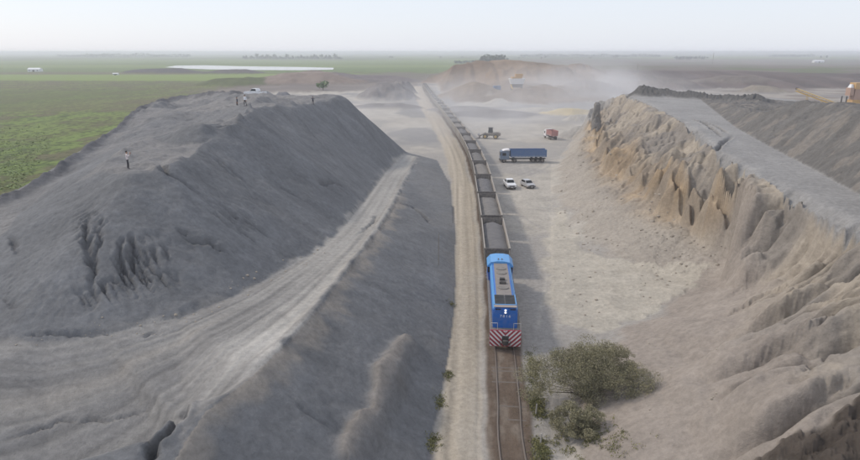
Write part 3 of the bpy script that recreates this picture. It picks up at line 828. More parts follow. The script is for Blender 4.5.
# a local bank of dust hanging over the working floor
bm = bmesh.new(); box(bm, -75, 260, 128, 560, -2, 28)
vm, pv, N, L = volume_mat('drifting_dust', (.96, .96, .97), 0, .2)
geo = N.new('ShaderNodeNewGeometry'); tcn = N.new('ShaderNodeTexCoord')
def lobe(c, s, amp):
    a = N.new('ShaderNodeVectorMath'); a.operation = 'SUBTRACT'; a.inputs[1].default_value = c
    b = N.new('ShaderNodeVectorMath'); b.operation = 'DIVIDE'; b.inputs[1].default_value = s
    l = N.new('ShaderNodeVectorMath'); l.operation = 'DOT_PRODUCT'
    e = N.new('ShaderNodeMath'); e.operation = 'MULTIPLY_ADD'; e.inputs[1].default_value = -1; e.inputs[2].default_value = 1; e.use_clamp = True
    p = N.new('ShaderNodeMath'); p.operation = 'MULTIPLY'
    q = N.new('ShaderNodeMath'); q.operation = 'MULTIPLY'; q.inputs[1].default_value = amp
    L.new(tcn.outputs['Object'], a.inputs[0]); L.new(a.outputs[0], b.inputs[0]); L.new(b.outputs[0], l.inputs[0]); L.new(b.outputs[0], l.inputs[1])
    L.new(l.outputs['Value'], e.inputs[0]); L.new(e.outputs[0], p.inputs[0]); L.new(e.outputs[0], p.inputs[1]); L.new(p.outputs[0], q.inputs[0])
    return q
lobes = [lobe((102, 400, 6), (46, 90, 20), .036), lobe((75, 385, 3), (125, 150, 22), .009), lobe((42, 250, 0), (125, 115, 20), .018)]
s1_ = N.new('ShaderNodeMath'); s1_.operation = 'ADD'; L.new(lobes[0].outputs[0], s1_.inputs[0]); L.new(lobes[1].outputs[0], s1_.inputs[1])
s2_ = N.new('ShaderNodeMath'); s2_.operation = 'ADD'; L.new(s1_.outputs[0], s2_.inputs[0]); L.new(lobes[2].outputs[0], s2_.inputs[1])
nz = N.new('ShaderNodeTexNoise'); nz.inputs['Scale'].default_value = .035; nz.inputs['Detail'].default_value = 3; L.new(tcn.outputs['Object'], nz.inputs['Vector'])
mr = N.new('ShaderNodeMapRange'); mr.inputs['From Min'].default_value = .36; mr.inputs['From Max'].default_value = .66; L.new(nz.outputs['Fac'], mr.inputs['Value'])
md = N.new('ShaderNodeMath'); md.operation = 'MULTIPLY'; L.new(s2_.outputs[0], md.inputs[0]); L.new(mr.outputs[0], md.inputs[1])
L.new(md.outputs[0], pv.inputs['Density'])
tag(mesh_obj('dust_cloud', bm, vm), kind='stuff')

# ------------------------------------------------------------------ materials for made things
_mats = {}
def mat(name, c, rough=.6, metal=0.0, var=.18, dirt=(.30, .27, .23), dust=.15, scale=3.0, emit=0):
    if name in _mats: return _mats[name]
    m = bpy.data.materials.new(name); m.use_nodes = True
    N, L = m.node_tree.nodes, m.node_tree.links
    b = N['Principled BSDF']; b.inputs['Roughness'].default_value = rough; b.inputs['Metallic'].default_value = metal
    tc = N.new('ShaderNodeTexCoord')
    n = N.new('ShaderNodeTexNoise'); n.inputs['Scale'].default_value = scale; n.inputs['Detail'].default_value = 6
    L.new(tc.outputs['Object'], n.inputs['Vector'])
    r = N.new('ShaderNodeMapRange'); r.inputs['From Min'].default_value = .35; r.inputs['From Max'].default_value = .7
    r.inputs['To Min'].default_value = max(dust - var, 0); r.inputs['To Max'].default_value = min(dust + var, 1)
    L.new(n.outputs['Fac'], r.inputs['Value'])
    x_ = N.new('ShaderNodeMixRGB'); x_.inputs['Color1'].default_value = (*c, 1); x_.inputs['Color2'].default_value = (*dirt, 1)
    L.new(r.outputs[0], x_.inputs['Fac']); L.new(x_.outputs[0], b.inputs['Base Color'])
    if emit:
        b.inputs['Emission Color'].default_value = (*c, 1); b.inputs['Emission Strength'].default_value = emit
    _mats[name] = m
    return m
BLUE = mat('blue_paint', (.008, .135, .50), .45, dust=.09, var=.10)
BLUE2 = mat('pale_blue_sheen_paint', (.08, .32, .68), .4, dust=.10, var=.10)  # pale blue; on the hood edges it stands in for reflected sky
ROOFG = mat('dusty_roof', (.20, .18, .175), .8, dust=.3)
RED = mat('red_paint', (.33, .025, .05), .5, dust=.08, var=.06)
WHITEP = mat('white_paint', (.72, .70, .70), .5, dust=.06, var=.06)
BLACKM = mat('dark_metal', (.035, .033, .035), .6, dust=.12)
STEEL = mat('worn_steel', (.22, .20, .19), .45, metal=.4, dust=.25)
GLASS = mat('dark_glass', (.02, .025, .03), .08, dust=.03, var=.03)
RUBBER = mat('rubber', (.03, .03, .03), .9, dust=.2)
WAGON = mat('dusty_shaded_wagon_end', (.13, .12, .118), .8, dust=.35, var=.3)  # dusty end walls, coloured darker to stand in for their shade
WAGONP = mat('pale_lit_wagon_side', (.36, .33, .295), .8, dust=.4, var=.25)  # side walls of the same wagon, coloured paler as if sunlit
GRAVEL = mat('gravel_load_stone', (.125, .122, .125), .95, dust=.15, var=.15, dirt=(.24, .225, .21), scale=1.6)
LAMPW = mat('lamp_white', (1, .98, .95), .3, dust=0, var=0, emit=.5)
YELLOW = mat('yellow_machine_paint', (.52, .33, .06), .6, dust=.25, var=.2)
ORANGE = mat('orange_machine_paint', (.55, .33, .12), .6, dust=.2, var=.15)
TRUCKB = mat('truck_blue', (.07, .155, .33), .5, dust=.15, var=.12)
CABG = mat('cab_blue_grey', (.14, .20, .29), .5, dust=.2)
SILVER = mat('silver_paint', (.50, .50, .51), .35, metal=.3, dust=.15)
CARW = mat('car_white', (.76, .77, .78), .35, dust=.04, var=.05)
ROSE = mat('faded_red_paint', (.40, .16, .15), .6, dust=.2, var=.15)
CONC = mat('pale_concrete', (.45, .43, .40), .9, dust=.3)
WOODG = mat('grey_timber', (.22, .20, .18), .9, dust=.3)

def prism(bm, prof, x0, x1, mi=0):
    """profile of (y, z) points, counter-clockwise seen from +x, run from x0 to x1"""
    a = [bm.verts.new((x0, p[0], p[1])) for p in prof]; b = [bm.verts.new((x1, p[0], p[1])) for p in prof]
    n = len(prof)
    fs = [bm.faces.new(a[::-1]), bm.faces.new(b)]
    for i in range(n): fs.append(bm.faces.new((a[i], a[(i + 1) % n], b[(i + 1) % n], b[i])))
    for f in fs: f.material_index = mi
def prism_y(bm, prof, y0, y1, mi=0):
    """profile of (x, z) points run from y0 to y1"""
    a = [bm.verts.new((p[0], y0, p[1])) for p in prof]; b = [bm.verts.new((p[0], y1, p[1])) for p in prof]
    n = len(prof)
    fs = [bm.faces.new(a), bm.faces.new(b[::-1])]
    for i in range(n): fs.append(bm.faces.new((a[(i + 1) % n], a[i], b[i], b[(i + 1) % n])))
    for f in fs: f.material_index = mi
def tube(bm, p0, p1, r0, r1=None, n=8, mi=0):
    p0, p1 = Vector(p0), Vector(p1); r1 = r0 if r1 is None else r1
    q = (p1 - p0).to_track_quat('Z', 'Y').to_matrix()
    A_, B_ = [], []
    for i in range(n):
        t = 2 * math.pi * i / n
        d = q @ Vector((math.cos(t), math.sin(t), 0))
        A_.append(bm.verts.new(p0 + d * r0)); B_.append(bm.verts.new(p1 + d * r1))
    fs = [bm.faces.new(A_[::-1]), bm.faces.new(B_)]
    for i in range(n): fs.append(bm.faces.new((A_[i], A_[(i + 1) % n], B_[(i + 1) % n], B_[i])))
    for f in fs: f.material_index = mi
def frustum(bm, b0, b1, mi=0):
    """b0, b1 = (x0,x1,y0,y1,z): lower and upper rectangle"""
    vs = [bm.verts.new(p) for b in (b0, b1) for p in ((b[0], b[2], b[4]), (b[1], b[2], b[4]), (b[1], b[3], b[4]), (b[0], b[3], b[4]))]
    for q in ((0, 3, 2, 1), (4, 5, 6, 7), (0, 1, 5, 4), (1, 2, 6, 5), (2, 3, 7, 6), (3, 0, 4, 7)):
        f = bm.faces.new([vs[i] for i in q]); f.material_index = mi
def bevel(bm, w, seg=2):
    bmesh.ops.bevel(bm, geom=list(bm.edges), offset=w, segments=seg, affect='EDGES', clamp_overlap=True)
def B(name, m, parent, *boxes, bev=0):
    bm = bmesh.new()
    for b in boxes: box(bm, *b)
    if bev: bevel(bm, bev)
    return mesh_obj(name, bm, m, parent)
def empty(name, loc, rz=0, rx=0):
    o = bpy.data.objects.new(name, None); o.empty_display_size = .5
    o.location = loc; o.rotation_euler = (rx, 0, rz)
    return link(o)
def copy_tree(o, parent=None):
    c = o.copy(); link(c)
    c.parent = parent
    for ch in list(o.children): copy_tree(ch, c)
    return c
def wheel(parent, x, y, r, w, name='wheel', rim=None):
    bm = bmesh.new(); tube(bm, (x - w / 2, y, r), (x + w / 2, y, r), r, n=18)
    o = mesh_obj(name, bm, RUBBER, parent)
    if rim:
        s = 1 if x > 0 else -1
        bm = bmesh.new(); tube(bm, (x + s * w * .5, y, r), (x + s * (w * .5 + .03), y, r), r * .58, n=12)
        mesh_obj('rim', bm, rim, o)
    return o
def clip_poly(P, a, b, c):                                # keep a*x+b*z<=c
    out = []
    for i in range(len(P)):
        p, q = P[i], P[(i + 1) % len(P)]
        dp, dq = a * p[0] + b * p[1] - c, a * q[0] + b * q[1] - c
        if dp <= 0: out.append(p)
        if (dp < 0) != (dq < 0) and abs(dp - dq) > 1e-9:
            t = dp / (dp - dq); out.append((p[0] + t * (q[0] - p[0]), p[1] + t * (q[1] - p[1])))
    return out

# ------------------------------------------------------------------ the railway
arc = [0.0]
for a, b in zip(TRACK, TRACK[1:]): arc.append(arc[-1] + (b - a).length)
arc = np.array(arc); TX = np.array([p.x for p in TRACK]); TY = np.array([p.y for p in TRACK])
def trk(s):
    x_, y_ = np.interp(s, arc, TX), np.interp(s, arc, TY)
    x2, y2 = np.interp(s + 2, arc, TX), np.interp(s + 2, arc, TY)
    x1, y1 = np.interp(s - 2, arc, TX), np.interp(s - 2, arc, TY)
    d = Vector((x2 - x1, y2 - y1, 0)).normalized()
    return Vector((x_, y_, 0)), d
rt = tag(bpy.data.objects.new('railway_track', None), kind='structure'); link(rt)
RAILTOP = .17
for sd in (-1, 1):
    bm = bmesh.new(); prev = None
    for s in np.concatenate([np.arange(0, 150, 2.0), np.arange(150, arc[-1], 6.0)]):
        p, d = trk(s); n = Vector((d.y, -d.x, 0)) * sd
        c = p + n * .87
        z0 = zs(c.x, c.y) - .03
        row = [bm.verts.new((c + n * ox).to_tuple()[:2] + (z0 + oz,)) for ox, oz in ((-.07, -.1), (-.07, .02), (-.036, .05), (-.036, .12), (.036, .12), (.036, .05), (.07, .02), (.07, -.1))]
        if prev:
            for i in range(7): bm.faces.new((prev[i], prev[i + 1], row[i + 1], row[i]))
        prev = row
    mesh_obj('rail', bm, mat('rail_steel', (.20, .165, .14), .45, metal=.35, dust=.4, dirt=(.2, .165, .135)), rt)
# sleepers, just breaking the surface of the dirt where the track is near
sb = bmesh.new(); box(sb, -1.3, 1.3, -.12, .12, -.16, 0); bevel(sb, .02, 1)
sme = bpy.data.meshes.new('sleeper'); sb.to_mesh(sme); sb.free(); sme.materials.append(mat('buried_timber', (.115, .095, .08), .9, dust=.35, dirt=(.19, .165, .14)))
s = 8.0
while s < 60:
    p, d = trk(s)
    o = bpy.data.objects.new('sleeper', sme); link(o, rt)
    o.location = (p.x, p.y, zs(p.x, p.y) + random.uniform(-.035, .008)); o.rotation_euler = (0, 0, math.atan2(d.y, d.x) - math.pi / 2 + random.uniform(-.02, .02))
    s += .62

# ------------------------------------------------------------------ the locomotive (front towards local +Y)
def bogie(parent, y, n, r, gauge=.84, frame=1.05, sp=1.7):
    bo = B('bogie', BLACKM, parent, (-frame - .1, -frame + .08, y - sp * (n - 1) / 2 - .8, y + sp * (n - 1) / 2 + .8, .45, .80), (frame - .08, frame + .1, y - sp * (n - 1) / 2 - .8, y + sp * (n - 1) / 2 + .8, .45, .80), (-frame, frame, y - .25, y + .25, .5, .85))
    for k in range(n):
        yy = y + (k - (n - 1) / 2) * sp
        for sx in (-1, 1):
            bm = bmesh.new(); tube(bm, (sx * (gauge - .06), yy, r), (sx * (gauge + .07), yy, r), r, n=16)
            mesh_obj('wheel', bm, STEEL, bo)
    return bo
sF = float(np.interp(52.9, TY, arc)); LOC_LEN = 18.6
p, d = trk(sF + LOC_LEN / 2)
ZR = zs(p.x, p.y) + .09
loco = empty('locomotive', (p.x, p.y, ZR), math.atan2(-d.y, -d.x) - math.pi / 2)
tag(loco, 'blue diesel locomotive with red and white chevron front at the head of the train', 'locomotive')
HL = LOC_LEN / 2
B('deck', mat('deck_steel', (.16, .145, .14), .8, dust=.35, var=.25), loco, (-1.44, 1.44, -HL + .15, HL - .12, 1.38, 1.66))
bm = bmesh.new()
prism(bm, [(HL - .12, .32), (HL + .02, .32), (HL + .10, 1.0), (HL + .02, 1.95), (HL - .12, 1.95)], -1.46, 1.46)
pil = mesh_obj('pilot', bm, RED, loco)
def stripe_quad(P2):
    bm = bmesh.new(); up, dn = [], []
    for x_, z_ in P2:
        yy = HL + .02 + (.08 * (z_ - .32) / .68 if z_ < 1.0 else .08 * (1.95 - z_) / .95)
        up.append(bm.verts.new((x_, yy + .012, z_))); dn.append(bm.verts.new((x_, yy - .02, z_)))
    bm.faces.new(up)
    n = len(up)
    for i in range(n): bm.faces.new((up[i], dn[i], dn[(i + 1) % n], up[(i + 1) % n]))
    bmesh.ops.recalc_face_normals(bm, faces=bm.faces)
    return mesh_obj('stripe', bm, WHITEP, pil)
for sx in (-1, 1):
    for z0, z1 in ((.34, 1.0), (1.0, 1.93)):
        for k in range(-3, 9):
            c = -.95 + k * .46
            P2 = [(-1.44, z0), (-.02, z0), (-.02, z1), (-1.44, z1)]
            P2 = clip_poly(P2, 1, 1.0, c + .20 + .35); P2 = clip_poly(P2, -1, -1.0, -(c + .35))
            if len(P2) >= 3:
                ar = abs(sum(P2[i][0] * P2[(i + 1) % len(P2)][1] - P2[(i + 1) % len(P2)][0] * P2[i][1] for i in range(len(P2)))) / 2
                if ar > .012: stripe_quad([(sx * a * -1 if sx > 0 else a, b) for a, b in P2])
bm = bmesh.new(); box(bm, -.32, .32, HL - .05, HL + .14, .62, 1.42); box(bm, -.16, .16, HL + .14, HL + .55, .78, 1.08); box(bm, -.24, .24, HL + .42, HL + .68, .72, 1.16)
bevel(bm, .02, 1)
mesh_obj('coupler', bm, BLACKM, loco)
for sx in (-1, 1):
    bm = bmesh.new(); tube(bm, (sx * .5, HL + .08, .9), (sx * .42, HL + .22, .45), .03, n=6)
    mesh_obj('brake_hose', bm, BLACKM, loco)
# long hood
hood_p = [(-1.0, 1.66), (1.0, 1.66), (1.0, 3.40), (.78, 3.72), (.70, 3.76), (-.70, 3.76), (-.78, 3.72), (-1.0, 3.40)]
bm = bmesh.new(); prism_y(bm, hood_p, -4.6, HL - 1.15)
bmesh.ops.recalc_face_normals(bm, faces=bm.faces)
bmesh.ops.bevel(bm, geom=[e for e in bm.edges if all(v.co.y > HL - 1.2 for v in e.verts) and all(v.co.z > 1.7 for v in e.verts)], offset=.10, segments=2, affect='EDGES')
hood = mesh_obj('long_hood', bm, BLUE, loco); hood.scale.x = 1.15
bm = bmesh.new()
for sx in (-1, 1):
    for k in range(12):
        y0 = -4.2 + k * 1.0
        box(bm, sx * 1.004 - .012, sx * 1.004 + .012, y0, y0 + .86, 1.85, 3.2)
mesh_obj('engine_door', bm, BLUE, hood)['kind'] = 'stuff'
B('hood_roof', ROOFG, hood, (-.66, .66, -4.5, HL - 1.42, 3.755, 3.79))
bm = bmesh.new()
for sx in (-1, 1): prism_y(bm, [(sx * .80, 3.715), (sx * 1.012, 3.40), (sx * 1.03, 3.41), (sx * .81, 3.735)][::sx], -4.5, HL - 1.5)
bmesh.ops.recalc_face_normals(bm, faces=bm.faces)
mesh_obj('roof_edge', bm, BLUE2, hood)  # sky reflection painted as a paler strip along the chamfer
gr_ = B('radiator_grille', mat('grille_black', (.012, .013, .015), .4, dust=.02, var=.02), hood, (-.86, -.03, HL - 4.1, HL - 1.75, 3.775, 3.845), (.03, .86, HL - 4.1, HL - 1.75, 3.775, 3.845))
bm = bmesh.new()
for sx in (-1, 1):
    for k in range(8): box(bm, sx * .44 - .36, sx * .44 + .36, HL - 4.0 + k * .28, HL - 3.9 + k * .28, 3.845, 3.865)
mesh_obj('grille_slat', bm, mat('grille_grey', (.025, .025, .027), .6, dust=.05, var=.05), gr_)['kind'] = 'stuff'
B('grille_frame', BLUE2, hood, (-.93, -.86, HL - 4.2, HL - 1.65, 3.76, 3.86), (.86, .93, HL - 4.2, HL - 1.65, 3.76, 3.86), (-.86, .86, HL - 1.75, HL - 1.66, 3.76, 3.85))
for yy, w in ((1.9, .3), (.9, .24)):
    bm = bmesh.new(); box(bm, -w, w, yy - .22, yy + .22, 3.78, 4.02); box(bm, -w * .7, w * .7, yy - .14, yy + .14, 4.02, 4.06); bevel(bm, .02, 1)
    mesh_obj('exhaust_stack', bm, BLACKM, hood)
for yy in (3.2, -1.2, -2.6):
    bm = bmesh.new(); tube(bm, (0, yy, 3.78), (0, yy, 3.88), .5, .46, n=20)
    mesh_obj('roof_fan', bm, mat('fan_grey', (.15, .14, .135), .7, dust=.3), hood)
hb = B('headlight_housing', BLUE, hood, (-.24, .24, HL - 1.2, HL - 1.02, 3.16, 3.66), bev=.03)
for zz in (3.53, 3.29):
    bm = bmesh.new(); tube(bm, (0, HL - 1.03, zz), (0, HL - .99, zz), .095, n=14)
    mesh_obj('headlight', bm, LAMPW, hb)
B('brow_panel', mat('brow_grey', (.33, .27, .24), .7, dust=.3), hood, (-.92, .92, HL - 1.66, HL - 1.16, 3.755, 3.80))
for sx in (-1, 1): B('number_lamp', GLASS, hood, (sx * .60 - .22, sx * .60 + .22, HL - 1.16, HL - 1.135, 3.50, 3.62))
def text_obj(name, body, size, m, parent, loc, rot):
    cu = bpy.data.curves.new(name, 'FONT'); cu.body = body; cu.size = size; cu.align_x = 'CENTER'; cu.align_y = 'CENTER'; cu.extrude = .004; cu.space_character = 1.25
    t = bpy.data.objects.new('tmp', cu); link(t)
    dg = bpy.context.evaluated_depsgraph_get()
    me = bpy.data.meshes.new_from_object(t.evaluated_get(dg)); me.name = name
    bpy.data.objects.remove(t); me.materials.clear(); me.materials.append(m)
    o = bpy.data.objects.new(name, me); o.location = loc; o.rotation_euler = rot
    return link(o, parent)
for k, ch in enumerate('7816'): text_obj('digit', ch, .36, mat('number_white', (.75, .78, .82), .5, dust=0, var=0), hood, (.36 - .24 * k, HL - 1.143, 2.86), (R(90), 0, R(180)))
# cab
bm = bmesh.new(); prism_y(bm, [(-1.44, 1.66), (1.44, 1.66), (1.44, 3.45), (1.05, 3.88), (.4, 4.0), (-.4, 4.0), (-1.05, 3.88), (-1.44, 3.45)], -7.2, -4.6)
bmesh.ops.recalc_face_normals(bm, faces=bm.faces)
cab = mesh_obj('cab', bm, BLUE, loco)
bm = bmesh.new(); prism_y(bm, [(-1.49, 3.44), (-1.46, 3.36), (1.46, 3.36), (1.49, 3.44), (1.08, 3.91), (.42, 4.03), (-.42, 4.03), (-1.08, 3.91)], -7.35, -4.45)
bmesh.ops.recalc_face_normals(bm, faces=bm.faces)
mesh_obj('cab_roof', bm, BLUE2, cab)
for sx in (-1, 1):
    B('front_window', GLASS, cab, (sx * 1.22 - .17, sx * 1.22 + .17, -4.61, -4.58, 2.65, 3.28))
    for y0 in (-6.9, -5.8): B('side_window', GLASS, cab, (sx * 1.445 - .012, sx * 1.445 + .012, y0, y0 + .9, 2.65, 3.28))
    B('rear_window', GLASS, cab, (sx * .7 - .45, sx * .7 + .45, -7.215, -7.195, 2.75, 3.3))
for xx in (-.2, .2):
    bm = bmesh.new(); tube(bm, (xx, -5.5, 4.02), (xx, -5.0, 4.12), .05, .09, n=8)
    mesh_obj('horn', bm, STEEL, cab)
bm = bmesh.new(); box(bm, -1.0, 1.0, -HL + .75, -7.2, 1.66, 2.75); bevel(bm, .12, 2)
mesh_obj('short_hood', bm, BLUE, loco)
B('fuel_tank', BLACKM, loco, (-1.25, 1.25, -1.9, 1.9, .4, 1.36), bev=.15)
for yy in (-5.4, 5.4): bogie(loco, yy, 3, .5)
for sx in (-1, 1):
    bm = bmesh.new()
    for k in range(13):
        yy = -4.3 + k * 1.05
        tube(bm, (sx * 1.40, yy, 1.66), (sx * 1.40, yy, 2.62), .022, n=5)
    tube(bm, (sx * 1.40, -4.4, 2.62), (sx * 1.40, HL - .2, 2.62), .024, n=5); tube(bm, (sx * 1.40, -4.4, 2.18), (sx * 1.40, HL - .2, 2.18), .02, n=5)
    mesh_obj('handrail', bm, mat('rail_grey', (.30, .28, .26), .6), loco)
    for yy in (HL - .55, -HL + .55):
        for k in range(3): B('step', STEEL, loco, (sx * 1.28 - .22, sx * 1.28 + .22, yy - .3, yy + .3, .45 + k * .36, .49 + k * .36))
bm = bmesh.new()
mesh_obj('tmp', bm, BLACKM); bpy.data.objects.remove(bpy.data.objects['tmp'])
for sx in (-1, 1):
    bm = bmesh.new()
    for xx in (1.4, .75): tube(bm, (sx * xx, HL - .1, 1.9), (sx * xx, HL - .1, 2.62), .022, n=5)
    tube(bm, (sx * 1.4, HL - .1, 2.62), (sx * .75, HL - .1, 2.62), .022, n=5)
    mesh_obj('front_handrail', bm, mat('rail_white', (.6, .58, .56), .6), loco)

# ------------------------------------------------------------------ the gravel wagons
WL = 14.7; WP = 16.35; WT = 3.25
wg = empty('gravel_wagon', (0, 0, 0))
hw = WL / 2
for sx in (-1, 1):
    bm = bmesh.new()
    prism_y(bm, [(sx * 1.46, 1.15), (sx * 1.53, 1.15), (sx * 1.60, WT), (sx * 1.53, WT)][::sx], -hw, hw)
    prism_y(bm, [(sx * 1.50, WT + .003), (sx * 1.64, WT + .003), (sx * 1.64, WT + .12), (sx * 1.50, WT + .12)][::sx], -hw, hw)
    for k in range(11):
        yy = -hw + .25 + k * (WL - .5) / 10
        prism_y(bm, [(sx * 1.532, 1.2), (sx * 1.60, 1.2), (sx * 1.645, WT - .02), (sx * 1.602, WT - .02)][::sx], yy - .06, yy + .06)
    bmesh.ops.recalc_face_normals(bm, faces=bm.faces)
    mesh_obj('side_wall', bm, WAGONP, wg)
for sy in (-1, 1):
    bm = bmesh.new()
    box(bm, -1.455, 1.455, sy * (hw - .06) - .04, sy * (hw - .06) + .04, 1.15, WT - .05)
    box(bm, -1.62, 1.62, sy * (hw + .05) - .06, sy * (hw + .05) + .06, WT - .10, WT + .13)
    for xx in (-1.2, -.4, .4, 1.2): box(bm, xx - .05, xx + .05, sy * (hw + .06) - .075, sy * (hw + .06) + .075, 1.2, WT - .101)
    mesh_obj('end_wall', bm, WAGON, wg)
    bm = bmesh.new()
    box(bm, -.13, .13, sy * (hw + .45) - .40, sy * (hw + .45) + .40, .78, 1.0); box(bm, -1.3, 1.3, sy * (hw + .14) - .12, sy * (hw + .14) + .12, .85, 1.12)
    mesh_obj('coupler', bm, BLACKM, wg)
B('underframe', BLACKM, wg, (-1.35, 1.35, -hw + .02, hw - .02, 1.0, 1.14), (-.3, .3, -hw + .02, hw - .02, .7, .998))
def load_mesh(seed):
    bm = bmesh.new(); nx, ny = 9, 34; g = []
    for j in range(ny):
        yy = -hw + .12 + j * (WL - .24) / (ny - 1)
        row = []
        for i in range(nx):
            xx = -1.5 + 3.0 * i / (nx - 1)
            e_ = min(1, (hw - abs(yy)) / 1.2)
            zz = WT - .62 + .42 * (1 - (xx / 1.5) ** 2) * (.35 + .65 * e_) + .34 * (float(fbm(xx * .9 + seed * 9, yy * .45, 3, 700 + seed)) - .5) - .25 * (1 - e_)
            row.append(bm.verts.new((xx * (.965 + .02 * (zz - 1.15) / 2), yy, zz)))
        g.append(row)
    for j in range(ny - 1):
        for i in range(nx - 1): bm.faces.new((g[j][i], g[j][i + 1], g[j + 1][i + 1], g[j + 1][i]))
    return bm
ld = mesh_obj('gravel_load', load_mesh(0), GRAVEL, wg, smooth=True)
loads = [ld.data]
for k in range(1, 5):
    t_ = mesh_obj('tmp', load_mesh(k), mat('gravel_load_stone_%d' % k, [0, (.15, .142, .135), (.105, .105, .112), (.17, .155, .14), (.12, .115, .112)][k], .95, dust=.2, var=.2, dirt=(.26, .24, .22), scale=1.2 + .4 * k), None, smooth=True); loads.append(t_.data); bpy.data.objects.remove(t_)
for yy in (-hw + 2.3, hw - 2.3): bogie(wg, yy, 2, .44)
NW = 26
names = ['nearest grey gravel wagon, coupled right behind the blue locomotive', 'second gravel wagon behind the locomotive, level with nothing but bare sand',
         'third gravel wagon behind the locomotive, just in front of the white pickup', 'fourth gravel wagon behind the locomotive, beside the white pickup', 'fifth gravel wagon behind the locomotive, beside the front of the blue truck']
names[1] = 'second gravel wagon behind the locomotive, with dark end wall and pale sides'
names += [w + ' gravel wagon counting back from the blue locomotive' for w in ('sixth', 'seventh', 'eighth', 'ninth', 'tenth', 'eleventh', 'twelfth')]
for i in range(NW):
    s_ = sF + LOC_LEN + 1.4 + WP * i + WP / 2
    if s_ + 8 > arc[-1]: break
    o = wg if i == 0 else copy_tree(wg)
    p, d = trk(s_)
    o.location = (p.x, p.y, zs(p.x, p.y) + .09); o.rotation_euler = (0, 0, math.atan2(-d.y, -d.x) - math.pi / 2 + (math.pi if i % 2 else 0))
    tag(o, names[i] if i < len(names) else 'dusty gravel wagon in the far half of the curving train', 'wagon', 'gravel wagons of the train')
    for ch in o.children:
        if ch.name.startswith('gravel_load'): ch.data = loads[i % 5]

# ------------------------------------------------------------------ road vehicles (front towards local +Y)
def car(name, label, kind, paint, loc, rz, group=None):
    r = empty(name, loc, rz)
    tag(r, label, kind, group)
    pick = kind == 'pickup'
    L_ = 5.2 if pick else 4.1; w = .92 if pick else .86; g0 = .42 if pick else .30
    bt = 1.08 if pick else .95
    bm = bmesh.new()
    if pick: prof = [(-L_/2, g0), (L_/2 - .1, g0), (L_/2, .62), (L_/2 - .03, .95), (L_/2 - .15, 1.06), (.95, 1.16), (-2.55, 1.14), (-L_/2, 1.1)]
    else: prof = [(-L_/2 + .05, g0), (L_/2 - .15, g0), (L_/2, .50), (L_/2 - .06, .72), (L_/2 - .25, .82), (.85, .98), (-1.9, 1.0), (-L_/2, .8)]
    prism(bm, prof, -w, w); bmesh.ops.recalc_face_normals(bm, faces=bm.faces); bevel(bm, .07, 2)
    body = mesh_obj('body', bm, paint, r)
    bm = bmesh.new(); top = 1.78 if pick else 1.48
    if pick: frustum(bm, (-w + .06, w - .06, -1.05, 1.15, 1.12), (-w + .2, w - .2, -.85, .35, top))
    else: frustum(bm, (-w + .06, w - .06, -1.95, 1.0, .95), (-w + .2, w - .2, -1.45, .15, top))
    bevel(bm, .06, 2)
    cabn = mesh_obj('cabin', bm, paint, r)
    ft = (1.15, .35, 1.12, top) if pick else (1.0, .15, .95, top)
    def lerp(t): return ft[0] + (ft[1] - ft[0]) * t, ft[2] + (ft[3] - ft[2]) * t
    bm = bmesh.new()
    (ya, za), (yb, zb) = lerp(.14), lerp(.86)
    v4 = [bm.verts.new(q) for q in ((-w + .16, ya + .03, za + .02), (w - .16, ya + .03, za + .02), (w - .25, yb + .03, zb + .02), (-w + .25, yb + .03, zb + .02))]
    f = bm.faces.new(v4); bmesh.ops.solidify(bm, geom=[f], thickness=.02)
    mesh_obj('windscreen', bm, GLASS, r)
    for sx in (-1, 1):
        bm = bmesh.new(); y0, y1 = (-.85, .8) if pick else (-1.5, .6)
        q = [(sx * (w - .075), y0, za + .02), (sx * (w - .075), y1, za + .02), (sx * (w - .165), y1 - .42, zb), (sx * (w - .165), y0 + .2, zb)]
        f = bm.faces.new([bm.verts.new(a) for a in q]); bmesh.ops.solidify(bm, geom=[f], thickness=.02)
        mesh_obj('side_window', bm, GLASS, r)
        B('headlight', mat('lamp_glass', (.6, .62, .64), .15, dust=.05), body, (sx * (w - .24) - .16, sx * (w - .24) + .16, L_/2 - .12, L_/2 - .005, bt - .30, bt - .14), bev=.03)
        B('mirror', paint, r, (sx * (w + .1) - .1, sx * (w + .1) + .1, .72, .84, 1.12, 1.28), bev=.03)
        for yy in ((1.6, -1.55) if pick else (1.3, -1.25)): wheel(r, sx * (w - .13), yy, .37 if pick else .31, .24, rim=STEEL)
    B('grille', BLACKM, body, (-w + .36, w - .36, L_/2 - .06, L_/2 + .006, bt - .40, bt - .2))
    B('bumper', mat('bumper_grey', (.10, .10, .10), .7), r, (-w + .02, w - .02, L_/2 - .12, L_/2 + .05, g0, g0 + .2), bev=.04)
    B('number_plate', WHITEP, body, (-.22, .22, L_/2 + .052, L_/2 + .06, g0 + .05, g0 + .17))
    if pick:
        B('cargo_bed', mat('bed_liner', (.08, .08, .08), .8), r, (-w + .12, w - .12, -2.5, -1.12, 1.10, 1.165))
    return r
def pos(u, v, z=None):
    p = zface(u, v); return (p.x, p.y, zs(p.x, p.y))
car('pickup_truck', 'white pickup facing the camera, parked right of the wagons', 'pickup', CARW, pos(509.5, 187.5), R(184))
car('parked_car', 'small silver grey car parked right of the white pickup', 'car', SILVER, pos(527.5, 187), R(196))
car('pickup_truck', 'tiny white pickup on the dirt road left of the far wagons', 'pickup', CARW, pos(431.5, 113.5), R(180))

